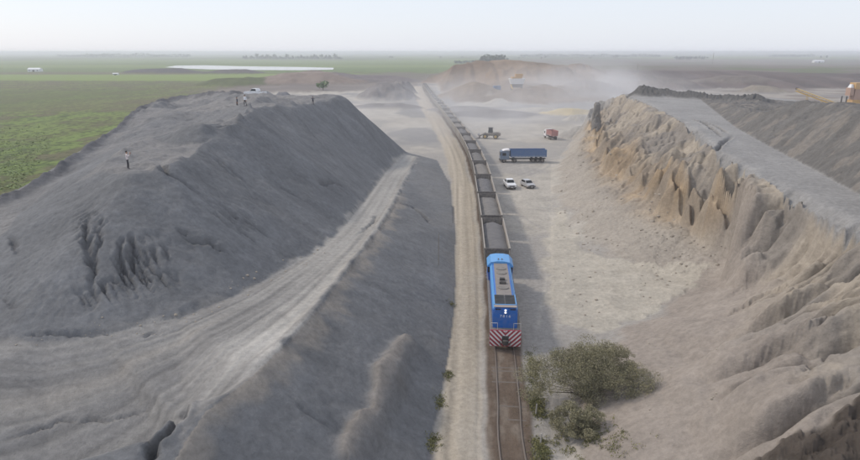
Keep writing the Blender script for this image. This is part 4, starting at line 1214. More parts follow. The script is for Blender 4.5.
def truck(name, label, loc, rz, cabc, tubc, roofc, tl=9.6, semi=True):
    r = empty(name, loc, rz); tag(r, label, 'truck')
    f = 6.2 if semi else 4.2
    bm = bmesh.new(); prism(bm, [(f - 2.2, .75), (f, .75), (f + .05, 1.4), (f - .1, 2.85), (f - .35, 2.98), (f - 2.2, 2.98)], -1.22, 1.22)
    bmesh.ops.recalc_face_normals(bm, faces=bm.faces); bevel(bm, .08, 2)
    cb = mesh_obj('cab', bm, cabc, r)
    B('windscreen', GLASS, cb, (-1.05, 1.05, f - .02, f + .05, 1.75, 2.55))
    for sx in (-1, 1): B('side_window', GLASS, cb, (sx * 1.225 - .015, sx * 1.225 + .015, f - 1.35, f - .4, 1.8, 2.5))
    bm = bmesh.new(); prism(bm, [(f - 2.25, 2.985), (f - .45, 2.985), (f - 1.0, 3.25), (f - 1.6, 3.36), (f - 2.25, 3.36)], -1.15, 1.15)
    bmesh.ops.recalc_face_normals(bm, faces=bm.faces); bevel(bm, .06, 1)
    mesh_obj('roof_fairing', bm, roofc, cb)
    B('bumper', BLACKM, r, (-1.2, 1.2, f - .1, f + .15, .45, .745), bev=.05)
    B('chassis', BLACKM, r, (-.45, .45, f - tl - 2.4, f - .3, .75, .98))
    t1_ = f - 2.5; t0_ = t1_ - tl
    bm = bmesh.new()
    for sx in (-1, 1):
        box(bm, sx * 1.21 - .035, sx * 1.21 + .035, t0_, t1_, 1.45, 3.15)
        box(bm, sx * 1.235 - .07, sx * 1.235 + .07, t0_, t1_, 3.152, 3.27)
        for k in range(11): yy = t0_ + .15 + k * (tl - .3) / 10; box(bm, sx * 1.26 - .015, sx * 1.26 + .03, yy - .05, yy + .05, 1.5, 3.15)
    box(bm, -1.17, 1.17, t0_ + .001, t0_ + .07, 1.45, 3.15); box(bm, -1.17, 1.17, t1_ - .07, t1_ - .001, 1.45, 3.25); box(bm, -1.17, 1.17, t0_ + .072, t1_ - .072, 1.40, 1.50)
    tub = mesh_obj('tipper_body', bm, tubc, r)
    B('side_stripe', mat('stripe_pale', (.4, .42, .45), .6), tub, (-1.252, -1.246, t0_ + .3, t1_ - .3, 1.55, 1.7), (1.246, 1.252, t0_ + .3, t1_ - .3, 1.55, 1.7))
    for sx in (-1, 1):
        ax = [f - .9] + ([f - 3.6, t0_ + 1.0, t0_ + 2.2, t0_ + 3.4] if semi else [t0_ + 1.2, t0_ + 2.5])
        for yy in ax: wheel(r, sx * 1.05, yy, .52, .30, rim=STEEL)
        B('mudguard', BLACKM, r, (sx * 1.02 - .2, sx * 1.02 + .2, t0_ + .3, t0_ + (4.0 if semi else 3.2), 1.10, 1.16))
    return r
p = zface(524, 162)
truck('tipper_truck', 'long blue tipper truck with pale cab roof standing sideways across the yard', (p.x, p.y, zs(p.x, p.y)), R(92), CABG, TRUCKB, WHITEP, 9.2)
p = zface(551, 139)
truck('dump_truck', 'dusty red tipper truck with white cab driving away through the haze', (p.x, p.y, zs(p.x, p.y)), R(11), WHITEP, ROSE, WHITEP, 5.0, False).scale = (.9, .9, .9)
p = at_y(255, 90, 150)
car('pickup_truck', 'white pickup parked on top of the dark heap behind the two people', 'pickup', CARW, (p.x, 150, zs(p.x, 150) - .03), R(70))

# wheel loader
p = zface(490, 138.5)
r = empty('wheel_loader', (p.x, p.y, zs(p.x, p.y)), R(78)); tag(r, 'dusty brown wheel loader with dark cab working left of the red truck', 'wheel loader')
LB = mat('loader_brown', (.20, .165, .13), .7, dust=.35)
bm = bmesh.new(); prism(bm, [(-3.4, 1.0), (-.2, 1.0), (-.2, 1.9), (-2.6, 2.15), (-3.4, 1.9)], -.95, .95); bmesh.ops.recalc_face_normals(bm, faces=bm.faces); bevel(bm, .08, 1)
mesh_obj('engine_body', bm, LB, r)
bm = bmesh.new(); frustum(bm, (-.75, .75, -.9, .6, 1.9), (-.68, .68, -.8, .45, 3.45)); bevel(bm, .05, 1); lc = mesh_obj('cab', bm, GLASS, r)
B('cab_roof', BLACKM, lc, (-.8, .8, -.95, .6, 3.45, 3.58))
B('front_frame', LB, r, (-.5, .5, 0.0, 2.2, .9, 1.7))
bm = bmesh.new()
for sx in (-1, 1): prism(bm, [(1.2, 1.7), (1.5, 1.9), (3.4, .9), (3.4, .55)], sx * .7 - .1, sx * .7 + .1)
bmesh.ops.recalc_face_normals(bm, faces=bm.faces); mesh_obj('lift_arm', bm, LB, r)
bm = bmesh.new(); prism(bm, [(3.3, .2), (4.5, .12), (4.5, .2), (3.6, .35), (3.5, .9), (4.0, 1.45), (3.9, 1.5), (3.3, 1.0)], -1.45, 1.45); bmesh.ops.recalc_face_normals(bm, faces=bm.faces); mesh_obj('bucket', bm, STEEL, r)
for sx in (-1, 1):
    for yy in (1.5, -1.9): wheel(r, sx * 1.05, yy, .78, .6, rim=YELLOW)

def excavator(label, loc, rz, sc=1.0, paint=YELLOW):
    r = empty('excavator', loc, rz); r.scale = (sc, sc, sc); tag(r, label, 'excavator')
    for sx in (-1, 1): B('crawler_track', BLACKM, r, (sx * 1.1 - .3, sx * 1.1 + .3, -1.9, 1.9, .05, .85), bev=.2)
    B('upper_body', paint, r, (-1.3, 1.3, -2.3, .9, 1.0, 2.1), bev=.1)
    B('cab', paint, r, (-1.3, -.3, .2, 1.7, 1.2, 2.9), bev=.08)
    B('cab_window', GLASS, r, (-1.2, -.4, 1.69, 1.72, 1.7, 2.7), (-1.315, -1.295, .4, 1.5, 1.7, 2.7))
    bm = bmesh.new(); prism(bm, [(.8, 1.6), (1.0, 2.0), (3.6, 4.6), (5.6, 4.0), (5.5, 3.7), (3.7, 4.1), (1.2, 1.5)], .1, .5); bmesh.ops.recalc_face_normals(bm, faces=bm.faces); mesh_obj('boom', bm, paint, r)
    bm = bmesh.new(); prism(bm, [(5.2, 4.3), (5.7, 4.3), (5.4, 1.6), (5.1, 1.6)], .15, .45); bmesh.ops.recalc_face_normals(bm, faces=bm.faces); mesh_obj('stick', bm, paint, r)
    bm = bmesh.new(); prism(bm, [(5.4, 1.6), (5.0, 1.7), (4.3, 1.0), (4.4, .6), (5.0, .7), (5.5, 1.1)], -.3, .9); bmesh.ops.recalc_face_normals(bm, faces=bm.faces); mesh_obj('bucket', bm, BLACKM, r)
    return r
# far plant seen through the dust
p = at(516, 99, 0)
r = empty('stone_crusher', (p.x, p.y, zs(p.x, p.y)), R(6)); tag(r, 'white and orange stone crusher half hidden in the dust below the brown face', 'crusher')
bm = bmesh.new(); frustum(bm, (-3.6, 3.6, -1.6, 1.6, 3.2), (-4.6, 4.6, -2.4, 2.4, 6.4)); mesh_obj('hopper', bm, CARW, r)
B('feed_frame', ORANGE, r, (-3.2, 3.0, -1.4, 1.4, 6.45, 7.4), (-1.0, 3.4, -1.2, 1.2, 7.402, 9.0), bev=.1)
B('crusher_body', mat('crusher_dark', (.12, .10, .10), .8), r, (-3.4, 3.4, -1.5, 1.5, 1.2, 3.19))
for xx in (-3, 3):
    for yy in (-1.3, 1.3): B('leg', BLACKM, r, (xx - .2, xx + .2, yy - .2, yy + .2, -.3, 1.19))
bm = bmesh.new(); prism(bm, [(-6, .5), (-6, .9), (-1.8, 3.1), (-1.8, 2.7)], -4.2, -3.5); bmesh.ops.recalc_face_normals(bm, faces=bm.faces); mesh_obj('discharge_belt', bm, YELLOW, r)
p = at(497, 88, 0); p = at_y(497, 85, 398)
r = empty('fuel_container', (p.x, p.y, zs(p.x, p.y)), R(10)); tag(r, 'blue container standing on the bench left of the stone crusher', 'container')
bm = bmesh.new(); box(bm, -2.2, 2.2, -1.2, 1.2, .15, 2.7); bevel(bm, .05, 1); mesh_obj('container_body', bm, TRUCKB, r)
bm = bmesh.new()
for k in range(14): box(bm, -2.1 + k * .32, -1.95 + k * .32, -1.26, -1.19, .3, 2.5)
mesh_obj('corrugation', bm, TRUCKB, r)['kind'] = 'stuff'
B('skid', BLACKM, r, (-2.1, 2.1, -1.1, -.8, 0, .149), (-2.1, 2.1, .8, 1.1, 0, .149))

# conveyor and screening plant beyond the gravel heap at the right
pa, pb = at_y(797, 88.5, 262), at_y(846, 106.5, 246)
r = empty('belt_conveyor', (pb.x, pb.y, zs(pb.x, pb.y))); tag(r, 'long yellow belt conveyor sloping up to the left behind the dark gravel heap', 'conveyor')
bp_, ap_ = Vector((0, 0, pb.z - r.location.z)), pa - r.location
dirv = (ap_ - bp_); Lc = dirv.length; dirn = dirv.normalized(); sidev = Vector((-dirn.y, dirn.x, 0)).normalized(); upv = dirn.cross(sidev) * -1
if upv.z < 0: upv = -upv
def beam(bm, a, b, w, h):
    a, b = Vector(a), Vector(b); d_ = (b - a).normalized(); s_ = Vector((-d_.y, d_.x, 0))
    s_ = s_.normalized() if s_.length > .01 else Vector((1, 0, 0)); u_ = d_.cross(s_); u_ = u_ if u_.z >= 0 else -u_
    vs = [bm.verts.new(q + s_ * sx * w / 2 + u_ * sz * h / 2) for q in (a, b) for sx, sz in ((-1, -1), (1, -1), (1, 1), (-1, 1))]
    for q in ((0, 1, 2, 3), (7, 6, 5, 4), (0, 4, 5, 1), (1, 5, 6, 2), (2, 6, 7, 3), (3, 7, 4, 0)): bm.faces.new([vs[i] for i in q])
    bmesh.ops.recalc_face_normals(bm, faces=bm.faces)
for s_ in (-1, 1):
    bm = bmesh.new()
    beam(bm, bp_ + sidev * s_ * .6, ap_ + sidev * s_ * .6, .14, .22); beam(bm, bp_ + sidev * s_ * .6 - upv * 1.0, ap_ + sidev * s_ * .6 - upv * 1.0, .14, .22)
    n_ = 14
    for k in range(n_):
        a_ = bp_ + dirv * (k / n_) + sidev * s_ * .6; b_ = bp_ + dirv * ((k + 1) / n_) + sidev * s_ * .6 - upv * 1.0
        beam(bm, a_, b_, .08, .08)
    mesh_obj('truss_side', bm, YELLOW, r)
bm = bmesh.new(); beam(bm, bp_ + upv * .16, ap_ + upv * .16, 1.0, .08); mesh_obj('belt', bm, mat('belt_tan', (.50, .40, .22), .8, dust=.4), r)
for k in (.45, .75):
    for s_ in (-1, 1):
        q = bp_ + dirv * k + sidev * s_ * .6 - upv * 1.0
        g_ = zs(q.x + r.location.x, q.y + r.location.y) - r.location.z - .1
        bm = bmesh.new(); tube(bm, (q.x, q.y - s_ * .1, g_), q, .12, n=6); mesh_obj('leg', bm, YELLOW, r)
bm = bmesh.new(); tube(bm, ap_ + sidev * .6, ap_ - sidev * .6, .38, n=12); mesh_obj('head_drum', bm, BLACKM, r)
pp = at_y(854, 108, 244)
g0 = zs(pp.x, pp.y)
r = empty('screening_plant', (pp.x, pp.y, g0), R(8)); tag(r, 'orange screening plant at the right edge beyond the gravel heap', 'screening plant')
def hz_(v, y): return at_y(850, v, y).z - g0
z1_, z2_, z3_, z4_ = hz_(107, 244), hz_(99.5, 244), hz_(96, 244), hz_(82.5, 244)
B('lower_bin', ORANGE, r, (-2.4, 6, -1.5, 1.5, z1_, z2_), bev=.08)
bm = bmesh.new()
for k in range(9): box(bm, -2.2 + k * .95, -2.05 + k * .95, -1.58, -1.49, z1_ + .1, z2_ - .1)
mesh_obj('bin_rib', bm, YELLOW, r)['kind'] = 'stuff'
B('chute', mat('peach_paint', (.42, .25, .18), .7, dust=.3), r, (-3.9, -2.31, -1.2, 1.2, z3_ + .2, z4_ - 1.9))
B('upper_bin', ORANGE, r, (-2.3, 6, -1.6, 1.6, z4_ - 2.4, z4_), bev=.08)
B('upper_frame', mat('peach_paint', (.42, .25, .18)), r, (-1.9, 6, -1.3, 1.3, z2_ + .02, z4_ - 2.41))
bm = bmesh.new(); frustum(bm, (-3.7, -2.4, -.8, .8, z4_ - 1.89), (-3.2, -2.5, -.5, .5, z4_ - .6)); mesh_obj('white_hood', bm, CARW, r)
for xx in (-5, -2.2, 2, 5.6):
    for yy in (-1.2, 1.2): B('leg', BLACKM, r, (xx - .18, xx + .18, yy - .18, yy + .18, -.4, z1_ if xx > -3 else z3_))
p = at_y(786, 91, 262)
excavator('small yellow excavator beyond the plateau, left of the conveyor head', (p.x, p.y, zs(p.x, p.y)), R(-70), .8)

# residual rock pillar at the end of the quarry bank
pb_ = at_y(597, 131, 176); bm = bmesh.new(); rings = []
gz = min(pb_.z, zs(pb_.x, pb_.y)) - .6
for j in range(14):
    t = j / 13; z_ = gz + (at_y(597, 102, 176).z - gz) * t; ring = []
    for i in range(14):
        a_ = 2 * math.pi * i / 14
        rr_ = (1.45 - .6 * t) * (.55 + .9 * float(fbm(math.cos(a_) * 1.3 + 5, math.sin(a_) * 1.3 + z_ * .5, 3, 811))) * (1 if j < 13 else .6)
        ring.append(bm.verts.new((rr_ * math.cos(a_) - .5 * t, rr_ * math.sin(a_) * 1.3, z_)))
    if rings:
        for i in range(14): bm.faces.new((rings[-1][i], rings[-1][(i + 1) % 14], ring[(i + 1) % 14], ring[i]))
    rings.append(ring)
bm.faces.new(rings[-1])
o = mesh_obj('rock_pillar', bm, mat('pillar_rock', (.15, .145, .14), .95, dust=.3, var=.3), None); o.location = (pb_.x, pb_.y, 0); o['kind'] = 'structure'

# ------------------------------------------------------------------ posts and masts
def post(name, label, cat, base, h, r0, m, group=None, tilt=0, arms=0):
    bm = bmesh.new(); tube(bm, (0, 0, -.3), (tilt, 0, h), r0, r0 * .75, n=8)
    if arms:
        box(bm, -arms, arms, -.05, .05, h * .92, h * .92 + .1)
        for xx in (-arms * .9, 0, arms * .9): tube(bm, (xx, 0, h * .92 + .1), (xx, 0, h * .92 + .3), .05, n=6)
    else:
        tube(bm, (tilt, 0, h), (tilt, 0, h + .03), r0 * .95, r0 * .5, n=8)
    o = mesh_obj(name, bm, m); o.location = base; tag(o, label, cat, group); return o
for (u, v, h), lb in zip(((535.5, 417, .95), (540, 447, 1.0)), ('pale marker post beside the rails, left of the big bush', 'pale marker post beside the rails, nearest the bottom edge of the photo')):
    p = zface(u, v); post('marker_post', lb, 'post', (p.x, p.y, zs(p.x, p.y)), h, .07, CONC, 'marker posts beside the rails', .05)
p = zface(438.5, 266); post('thin_pole', 'thin grey pole standing on the foot of the embankment', 'pole', (p.x, p.y, zs(p.x, p.y)), 4.2, .055, WOODG)
p = at_y(636, 90, 470); post('mast', 'tall thin mast standing in the hazy pit behind the plateau', 'mast', (p.x, p.y, zs(p.x, p.y)), 16, .22, WOODG)
p = at_y(714, 52, 1500); post('far_mast', 'tall thin mast on the horizon right of centre', 'mast', (p.x, p.y, 0), 26, .5, WOODG)

# ------------------------------------------------------------------ people
SKIN = mat('skin', (.38, .22, .15), .6, dust=0, var=0); HAIR = mat('dark_hair', (.02, .015, .012), .8, dust=0, var=0)
def skinned(verts, edges, radii, root=0, sub=1):
    me = bpy.data.meshes.new('tmp'); me.from_pydata(verts, edges, [])
    o = bpy.data.objects.new('tmp', me); link(o)
    o.modifiers.new('s', 'SKIN'); ss = o.modifiers.new('u', 'SUBSURF'); ss.levels = ss.render_levels = sub
    for i, v in enumerate(me.skin_vertices[0].data):
        rr_ = radii[i]; v.radius = rr_ if isinstance(rr_, tuple) else (rr_, rr_); v.use_root = (i == root)
    dg = bpy.context.evaluated_depsgraph_get()
    m2 = bpy.data.meshes.new_from_object(o.evaluated_get(dg)); bpy.data.objects.remove(o)
    return m2
def person(label, loc, rz, shirt, trousers, arm='down', hat=None):
    r = empty('person', loc, rz); tag(r, label, 'person')
    # joints: facing local +Y
    J = [(0, 0, .96), (0, -.01, 1.15), (0, 0, 1.36), (0, .01, 1.50), (0, .02, 1.60), (0, .03, 1.70)]
    E = [(0, 1), (1, 2), (2, 3), (3, 4), (4, 5)]; Rd = [(.15, .11), (.14, .10), (.16, .11), .055, (.085, .10), (.07, .085)]
    def add(p, rr_, par): J.append(p); Rd.append(rr_); E.append((par, len(J) - 1)); return len(J) - 1
    for sx in (-1, 1):
        h_ = add((sx * .10, 0, .90), .095, 0); k_ = add((sx * .13, .03 + .05 * sx, .49), .062, h_); f_ = add((sx * .15, -.02 + .06 * sx, .08), .042, k_); add((sx * .16, .12 + .06 * sx, .04), .04, f_)
        s_ = add((sx * .19, 0, 1.40), .058, 2)
        if arm == 'phone' and sx == 1: e_ = add((sx * .30, .18, 1.27), .042, s_); w_ = add((sx * .13, .30, 1.52), .032, e_); hd = (-.05, .03, .09)
        elif arm == 'phone': e_ = add((sx * .28, .12, 1.18), .042, s_); w_ = add((sx * .06, .30, 1.42), .032, e_); hd = (.05, .03, .09)
        elif arm == 'out': e_ = add((sx * .42, .04, 1.33), .042, s_); w_ = add((sx * .30, .24, 1.36), .032, e_); hd = (-.05, .08, .02)
        else: e_ = add((sx * .25, -.03, 1.13), .042, s_); w_ = add((sx * .25, .05, .88), .032, e_); hd = (0, .02, -.09)
        W_ = Vector(J[w_]); hdv = Vector(hd)
        pm = add(tuple(W_ + hdv * .7), (.034, .02), w_)
        for k in range(4):
            off = Vector((0, (k - 1.5) * .019, 0)); ln = (.075, .085, .08, .062)[k]
            q1 = add(tuple(W_ + hdv * 1.1 + off), .0085, pm); add(tuple(W_ + hdv * 1.1 + off + hdv.normalized() * ln * .9 + Vector((-sx * .012, 0, 0))), .007, q1)
        q1 = add(tuple(W_ + hdv * .6 + Vector((-sx * .02, .035, 0))), .01, pm); add(tuple(W_ + hdv * 1.15 + Vector((-sx * .03, .05, 0))), .008, q1)
    me = skinned(J, E, Rd); me.name = 'body'
    me.materials.clear()
    for m_ in (SKIN, shirt, trousers, BLACKM): me.materials.append(m_)
    for pl_ in me.polygons:
        c = pl_.center
        hand = any((Vector(J[i]) - c).length < .10 for i in range(len(J)) if (not isinstance(Rd[i], tuple) and Rd[i] <= .032) or Rd[i] == (.034, .02))
        pl_.material_index = 0 if c.z > 1.47 and abs(c.x) < .11 and c.z > 1.49 and not hand and c.y < .16 else 0 if hand else 3 if c.z < .09 else 2 if c.z < .97 else 1
        pl_.use_smooth = True
    body = bpy.data.objects.new('body', me); link(body, r)
    bm = bmesh.new(); bmesh.ops.create_uvsphere(bm, u_segments=12, v_segments=8, radius=1)
    for v in bm.verts: v.co = Vector((v.co.x * .092, v.co.y * .108 + .01, v.co.z * .10 + 1.695)); 
    bmesh.ops.delete(bm, geom=[v for v in bm.verts if v.co.y > .07 and v.co.z < 1.70 or v.co.z < 1.61], context='VERTS')
    mesh_obj('hair' if not hat else 'cap', bm, hat or HAIR, r, smooth=True)
    bm = bmesh.new()
    for sx in (-1, 1):
        bmesh.ops.create_icosphere(bm, subdivisions=1, radius=.011, matrix=Matrix.Translation((sx * .033, .112, 1.665)))
        
    mesh_obj('eye', bm, BLACKM, r)
    bm = bmesh.new(); tube(bm, (0, .105, 1.66), (0, .14, 1.625), .008, .016, n=6); mesh_obj('nose', bm, SKIN, r)
    B('mouth', ROSE, r, (-.022, .022, .118, .126, 1.588, 1.598))
    bm = bmesh.new()
    for sx in (-1, 1): box(bm, sx * .093 - .01, sx * .093 + .01, .0, .04, 1.62, 1.68)
    bevel(bm, .006, 1); mesh_obj('ear', bm, SKIN, r)
    if arm == 'phone':
        ph = B('camera_in_hands', BLACKM, None, (-.07, .07, -.02, .02, -.04, .04), bev=.01)
        ph.name = 'handheld_camera'; c_, s__ = math.cos(rz), math.sin(rz)
        ph.location = (loc[0] - s__ * .36 + c_ * .03, loc[1] + c_ * .36 + s__ * .03, loc[2] + 1.58); ph.rotation_euler = (0, 0, rz)
        tag(ph, 'small dark camera held up by the person in the pale shirt', 'camera')
    return r
PSH = mat('pale_shirt', (.62, .55, .54), .8, dust=0, var=0); DTR = mat('dark_trousers', (.02, .022, .03), .9, dust=.05, var=.05)
WSH = mat('white_shirt', (.72, .73, .75), .8, dust=0, var=0); NSH = mat('navy_jacket', (.03, .035, .055), .9, dust=0, var=0)
p = zface(128.5, 169.5); person('person in pale shirt and dark trousers standing near the front of the dark heap', (p.x, p.y, zs(p.x, p.y) - .02), R(-70), PSH, DTR, 'phone')
p = zface(245.5, 106); person('person in white shirt and dark trousers on the heap crest, left of the pair', (p.x, p.y, zs(p.x, p.y) - .02), R(160), WSH, DTR)
p = zface(251.8, 103.3); p.y = min(p.y, 106); person('person in dark clothes on the heap crest, right of the pair', (p.x, p.y, zs(p.x, p.y) - .02), R(120), NSH, DTR)
p = at_y(313, 102.6, 136); person('person in dark clothes standing alone at the far crest of the heap', (p.x, p.y, zs(p.x, p.y) - .02), R(20), NSH, DTR, 'out')

# ------------------------------------------------------------------ vegetation
def leaf_mat(name, c1, c2):
    m = bpy.data.materials.new(name); m.use_nodes = True
    N, L = m.node_tree.nodes, m.node_tree.links
    b = N['Principled BSDF']; b.inputs['Roughness'].default_value = .75
    g = N.new('ShaderNodeNewGeometry'); tc = N.new('ShaderNodeTexCoord'); n = N.new('ShaderNodeTexNoise'); n.inputs['Scale'].default_value = .9; n.inputs['Detail'].default_value = 3
    L.new(tc.outputs['Object'], n.inputs['Vector'])
    a = N.new('ShaderNodeMath'); a.operation = 'MULTIPLY_ADD'; a.inputs[1].default_value = .5; L.new(g.outputs['Random Per Island'], a.inputs[0]); L.new(n.outputs['Fac'], a.inputs[2])
    r_ = N.new('ShaderNodeMapRange'); r_.inputs['From Min'].default_value = .4; r_.inputs['From Max'].default_value = 1.05; L.new(a.outputs[0], r_.inputs['Value'])
    x_ = N.new('ShaderNodeMixRGB'); x_.inputs['Color1'].default_value = (*c1, 1); x_.inputs['Color2'].default_value = (*c2, 1)
    L.new(r_.outputs[0], x_.inputs['Fac']); L.new(x_.outputs[0], b.inputs['Base Color'])
    return m
ACL = leaf_mat('dusty_acacia_leaf', (.145, .138, .075), (.32, .29, .18)); WEED = leaf_mat('dry_weed', (.085, .095, .030), (.24, .22, .085)); FART = leaf_mat('far_leaf', (.035, .055, .030), (.06, .085, .04))
GRASS = leaf_mat('field_grass', (.075, .12, .03), (.19, .25, .07)); BRK = mat('bark', (.10, .085, .07), .95, dust=.2)
def leaves(C, Nn, Sz, seed, flat=False):
    """C centres (n,3), Sz sizes (n): one small folded quad each"""
    g = np.random.default_rng(seed); n = len(C)
    a = g.normal(size=(n, 3)); a /= np.linalg.norm(a, axis=1, keepdims=True)
    b = np.cross(a, g.normal(size=(n, 3))); b /= np.linalg.norm(b, axis=1, keepdims=True)
    if flat:
        t = g.uniform(0, 2 * np.pi, n); a = np.stack([np.cos(t), np.sin(t), g.normal(size=n) * .25], 1); b = np.stack([-np.sin(t), np.cos(t), g.normal(size=n) * .4], 1)
    a = a * Sz[:, None]; b = b * Sz[:, None] * Nn
    V_ = np.stack([C - a, C + b, C + a, C - b], 1).reshape(-1, 3)
    me = bpy.data.meshes.new('leaves')
    me.vertices.add(n * 4); me.vertices.foreach_set('co', V_.astype(np.float32).ravel())
    me.loops.add(n * 4); me.loops.foreach_set('vertex_index', np.arange(n * 4, dtype=np.int32))
    me.polygons.add(n); me.polygons.foreach_set('loop_start', (np.arange(n) * 4).astype(np.int32))
    me.update(calc_edges=True)
    return me
def bush(name, label, base, rx, ry, h, ncl, per, leaf, seed, cat='bush'):
    g = np.random.default_rng(seed)
    r = empty(name, base); tag(r, label, cat)
    cs, cr = [], []
    for k in range(ncl):
        a = g.uniform(0, 2 * np.pi); q = math.sqrt(g.uniform(.02, 1)); t = g.uniform(.08, 1) ** .8
        rad = math.sqrt(max(0, 1 - (max(t - .35, 0) / .66) ** 2)) * (.75 if t < .25 else 1)
        rad *= .66 + .62 * float(vnoise(a * 1.4, seed, 900))
        cs.append((rx * rad * q * math.cos(a), ry * rad * q * math.sin(a), h * t * (.86 + .2 * g.uniform()))); cr.append(g.uniform(.3, 1.05) ** 1.3 * min(rx, ry) * .25)
    C, S_ = [], []
    for c, q in zip(cs, cr):
        m_ = int(3.8 * per * (q / (min(rx, ry) * .18)) ** 1.5) + 8
        dd = g.normal(size=(m_, 3)); dd /= np.linalg.norm(dd, axis=1, keepdims=True)
        rr_ = q * g.uniform(.35, 1.05, m_)[:, None] ** .6
        pts = np.array(c) + dd * rr_ * np.array((1.15, 1.15, .75)); pts[:, 2] = np.maximum(pts[:, 2], .03)
        C.append(pts); S_.append(g.uniform(.03, .07, m_))
    me = leaves(np.concatenate(C), .42, np.concatenate(S_), seed + 1); me.materials.append(leaf)
    link(bpy.data.objects.new('crown', me), r)
    bm = bmesh.new()
    for c in cs[::5]:
        c = Vector(c) * .85; b0 = Vector((c.x * .12, c.y * .12, -.2)); mid = Vector((c.x * .45, c.y * .45, c.z * .5))
        tube(bm, b0, mid, .05, .03, n=5); tube(bm, mid, c, .03, .01, n=5)
    mesh_obj('branches', bm, BRK, r)
    return r
p = at(588, 401, .2)
bush('acacia_bush', 'large dusty green thorn bush standing right of the rails', (p.x, p.y, zs(p.x, p.y)), 4.7, 3.3, 3.8, 260, 95, ACL, 31)
p = at(577, 437, .2)
bush('acacia_bush', 'smaller dusty bush in front of the large thorn bush', (p.x, p.y, zs(p.x, p.y)), 2.0, 1.7, 2.4, 100, 70, ACL, 37)
# weeds along the rails and the ditch: uncountable
g = np.random.default_rng(5)
def weed_patch(line, w, n, hmax, seed, name, m):
    g = np.random.default_rng(seed); C, S_ = [], []
    L_ = [Vector(q) for q in line]
    for k in range(n):
        i = g.integers(0, len(L_) - 1); t = g.uniform(); c = L_[i].lerp(L_[i + 1], t)
        x_, y_ = c.x + g.normal() * w, c.y + g.normal() * .4
        dens = float(fbm(x_ * .8, y_ * .8, 3, seed + 9))
        if dens < .47: continue
        z_ = zs(x_, y_); hh = hmax * g.uniform(.3, 1) * (dens - .3) * 2.2
        m_ = 7
        for q in range(m_): C.append((x_ + g.normal() * .11, y_ + g.normal() * .11, z_ + hh * g.uniform(.05, 1))); S_.append(g.uniform(.04, .11))
    me = leaves(np.array(C), .35, np.array(S_), seed + 2); me.name = name; me.materials.append(m)
    o = bpy.data.objects.new(name, me); link(o); o['kind'] = 'stuff'
weed_patch([at(533, 352), at(535, 400), at(540, 430), at(543, 475)], .35, 1500, .55, 41, 'weeds', WEED)
weed_patch([at(565, 415, .2), at(570, 440, .2), at(590, 450, .3), at(600, 475, .3)], 1.2, 700, .45, 43, 'dry_weeds', WEED)
for k, (u, v, n, w) in enumerate(((452, 308, 70, .22), (448, 376, 60, .2), (440, 405, 80, .22), (433, 444, 90, .25))):
    c = zface(u, v); weed_patch([c + Vector((0, -.6, 0)), c + Vector((0, .8, 0))], w, n, .26, 51 + k * 7, 'ditch_weeds', WEED)
# grass and low shrubs of the field beyond the heap
g = np.random.default_rng(9); n = 60000
yy = g.uniform(62, 260, n) ** 1.0; xx = -g.uniform(.50, .80, n) * (yy + 42)
dd = fbm(xx * .11, yy * .06, 4, 41) * .5 + fbm(xx * .9, yy * .5, 3, 45) * .5
hz0 = sample(xx, yy)
k = (hz0 < .6) & (dd > .47) & (g.uniform(size=n) > sstep(110, 255, yy))
xx, yy, hz0 = xx[k], yy[k], hz0[k]
C = np.stack([xx, yy, hz0 + g.uniform(.03, .35, len(xx))], 1)
me = leaves(C, .6, g.uniform(.10, .34, len(xx)), 10, True); me.name = 'field_grass'; me.materials.append(GRASS)
o = bpy.data.objects.new('field_grass', me); link(o); o['kind'] = 'stuff'

# loose stones and clods below the bank, on the floor and along the toes: uncountable
g = np.random.default_rng(77); bm = bmesh.new(); cand = []
def scatter(poly, n, r0, r1, dens=0):
    P_ = np.array(poly); k = 0
    while k < n:
        x_, y_ = g.uniform(P_[:, 0].min(), P_[:, 0].max()), g.uniform(P_[:, 1].min(), P_[:, 1].max())
        if not inside(np.array([x_]), np.array([y_]), poly)[0]: continue
        k += 1
        if dens and float(fbm(x_ * .3, y_ * .3, 2, 781)) < dens: continue
        cand.append((x_, y_, r0 + (r1 - r0) * g.uniform() ** 4))
pl2 = lambda L_: [tuple(q[:2]) for q in L_]
scatter(pl2(A((556, 205), (600, 215), (690, 262), (725, 279), (690, 293), (640, 318), (590, 334), (560, 300))), 420, .04, .24, .46)
scatter(pl2(list(wallfoot) + list(btoe[10:1:-1])), 380, .05, .36, .46)
scatter(pl2(A((596, 336), (720, 300), (720, 460), (600, 460))), 160, .03, .14, .5)
scatter(pl2(A((0, 341, 8.2), (180, 317, 7.6), (320, 247, 6), (335, 250, 6), (190, 328, 7.6), (0, 350, 8.2))), 160, .03, .14)
zc_ = sample(np.array([c[0] for c in cand]), np.array([c[1] for c in cand]))
for (x_, y_, r_), z_ in zip(cand, zc_):
    d_ = bmesh.ops.create_icosphere(bm, subdivisions=1, radius=r_)['verts']
    sq = Vector((g.uniform(.7, 1.4), g.uniform(.7, 1.4), g.uniform(.5, .9)))
    for v in d_: v.co = Vector((x_, y_, z_ + r_ * .15)) + Vector((v.co.x * sq.x, v.co.y * sq.y, v.co.z * sq.z)) * g.uniform(.75, 1.2)
tag(mesh_obj('loose_stones', bm, mat('loose_stone', (.33, .29, .24), .95, dust=.3, var=.3, dirt=(.36, .32, .27), scale=.7)), kind='stuff')

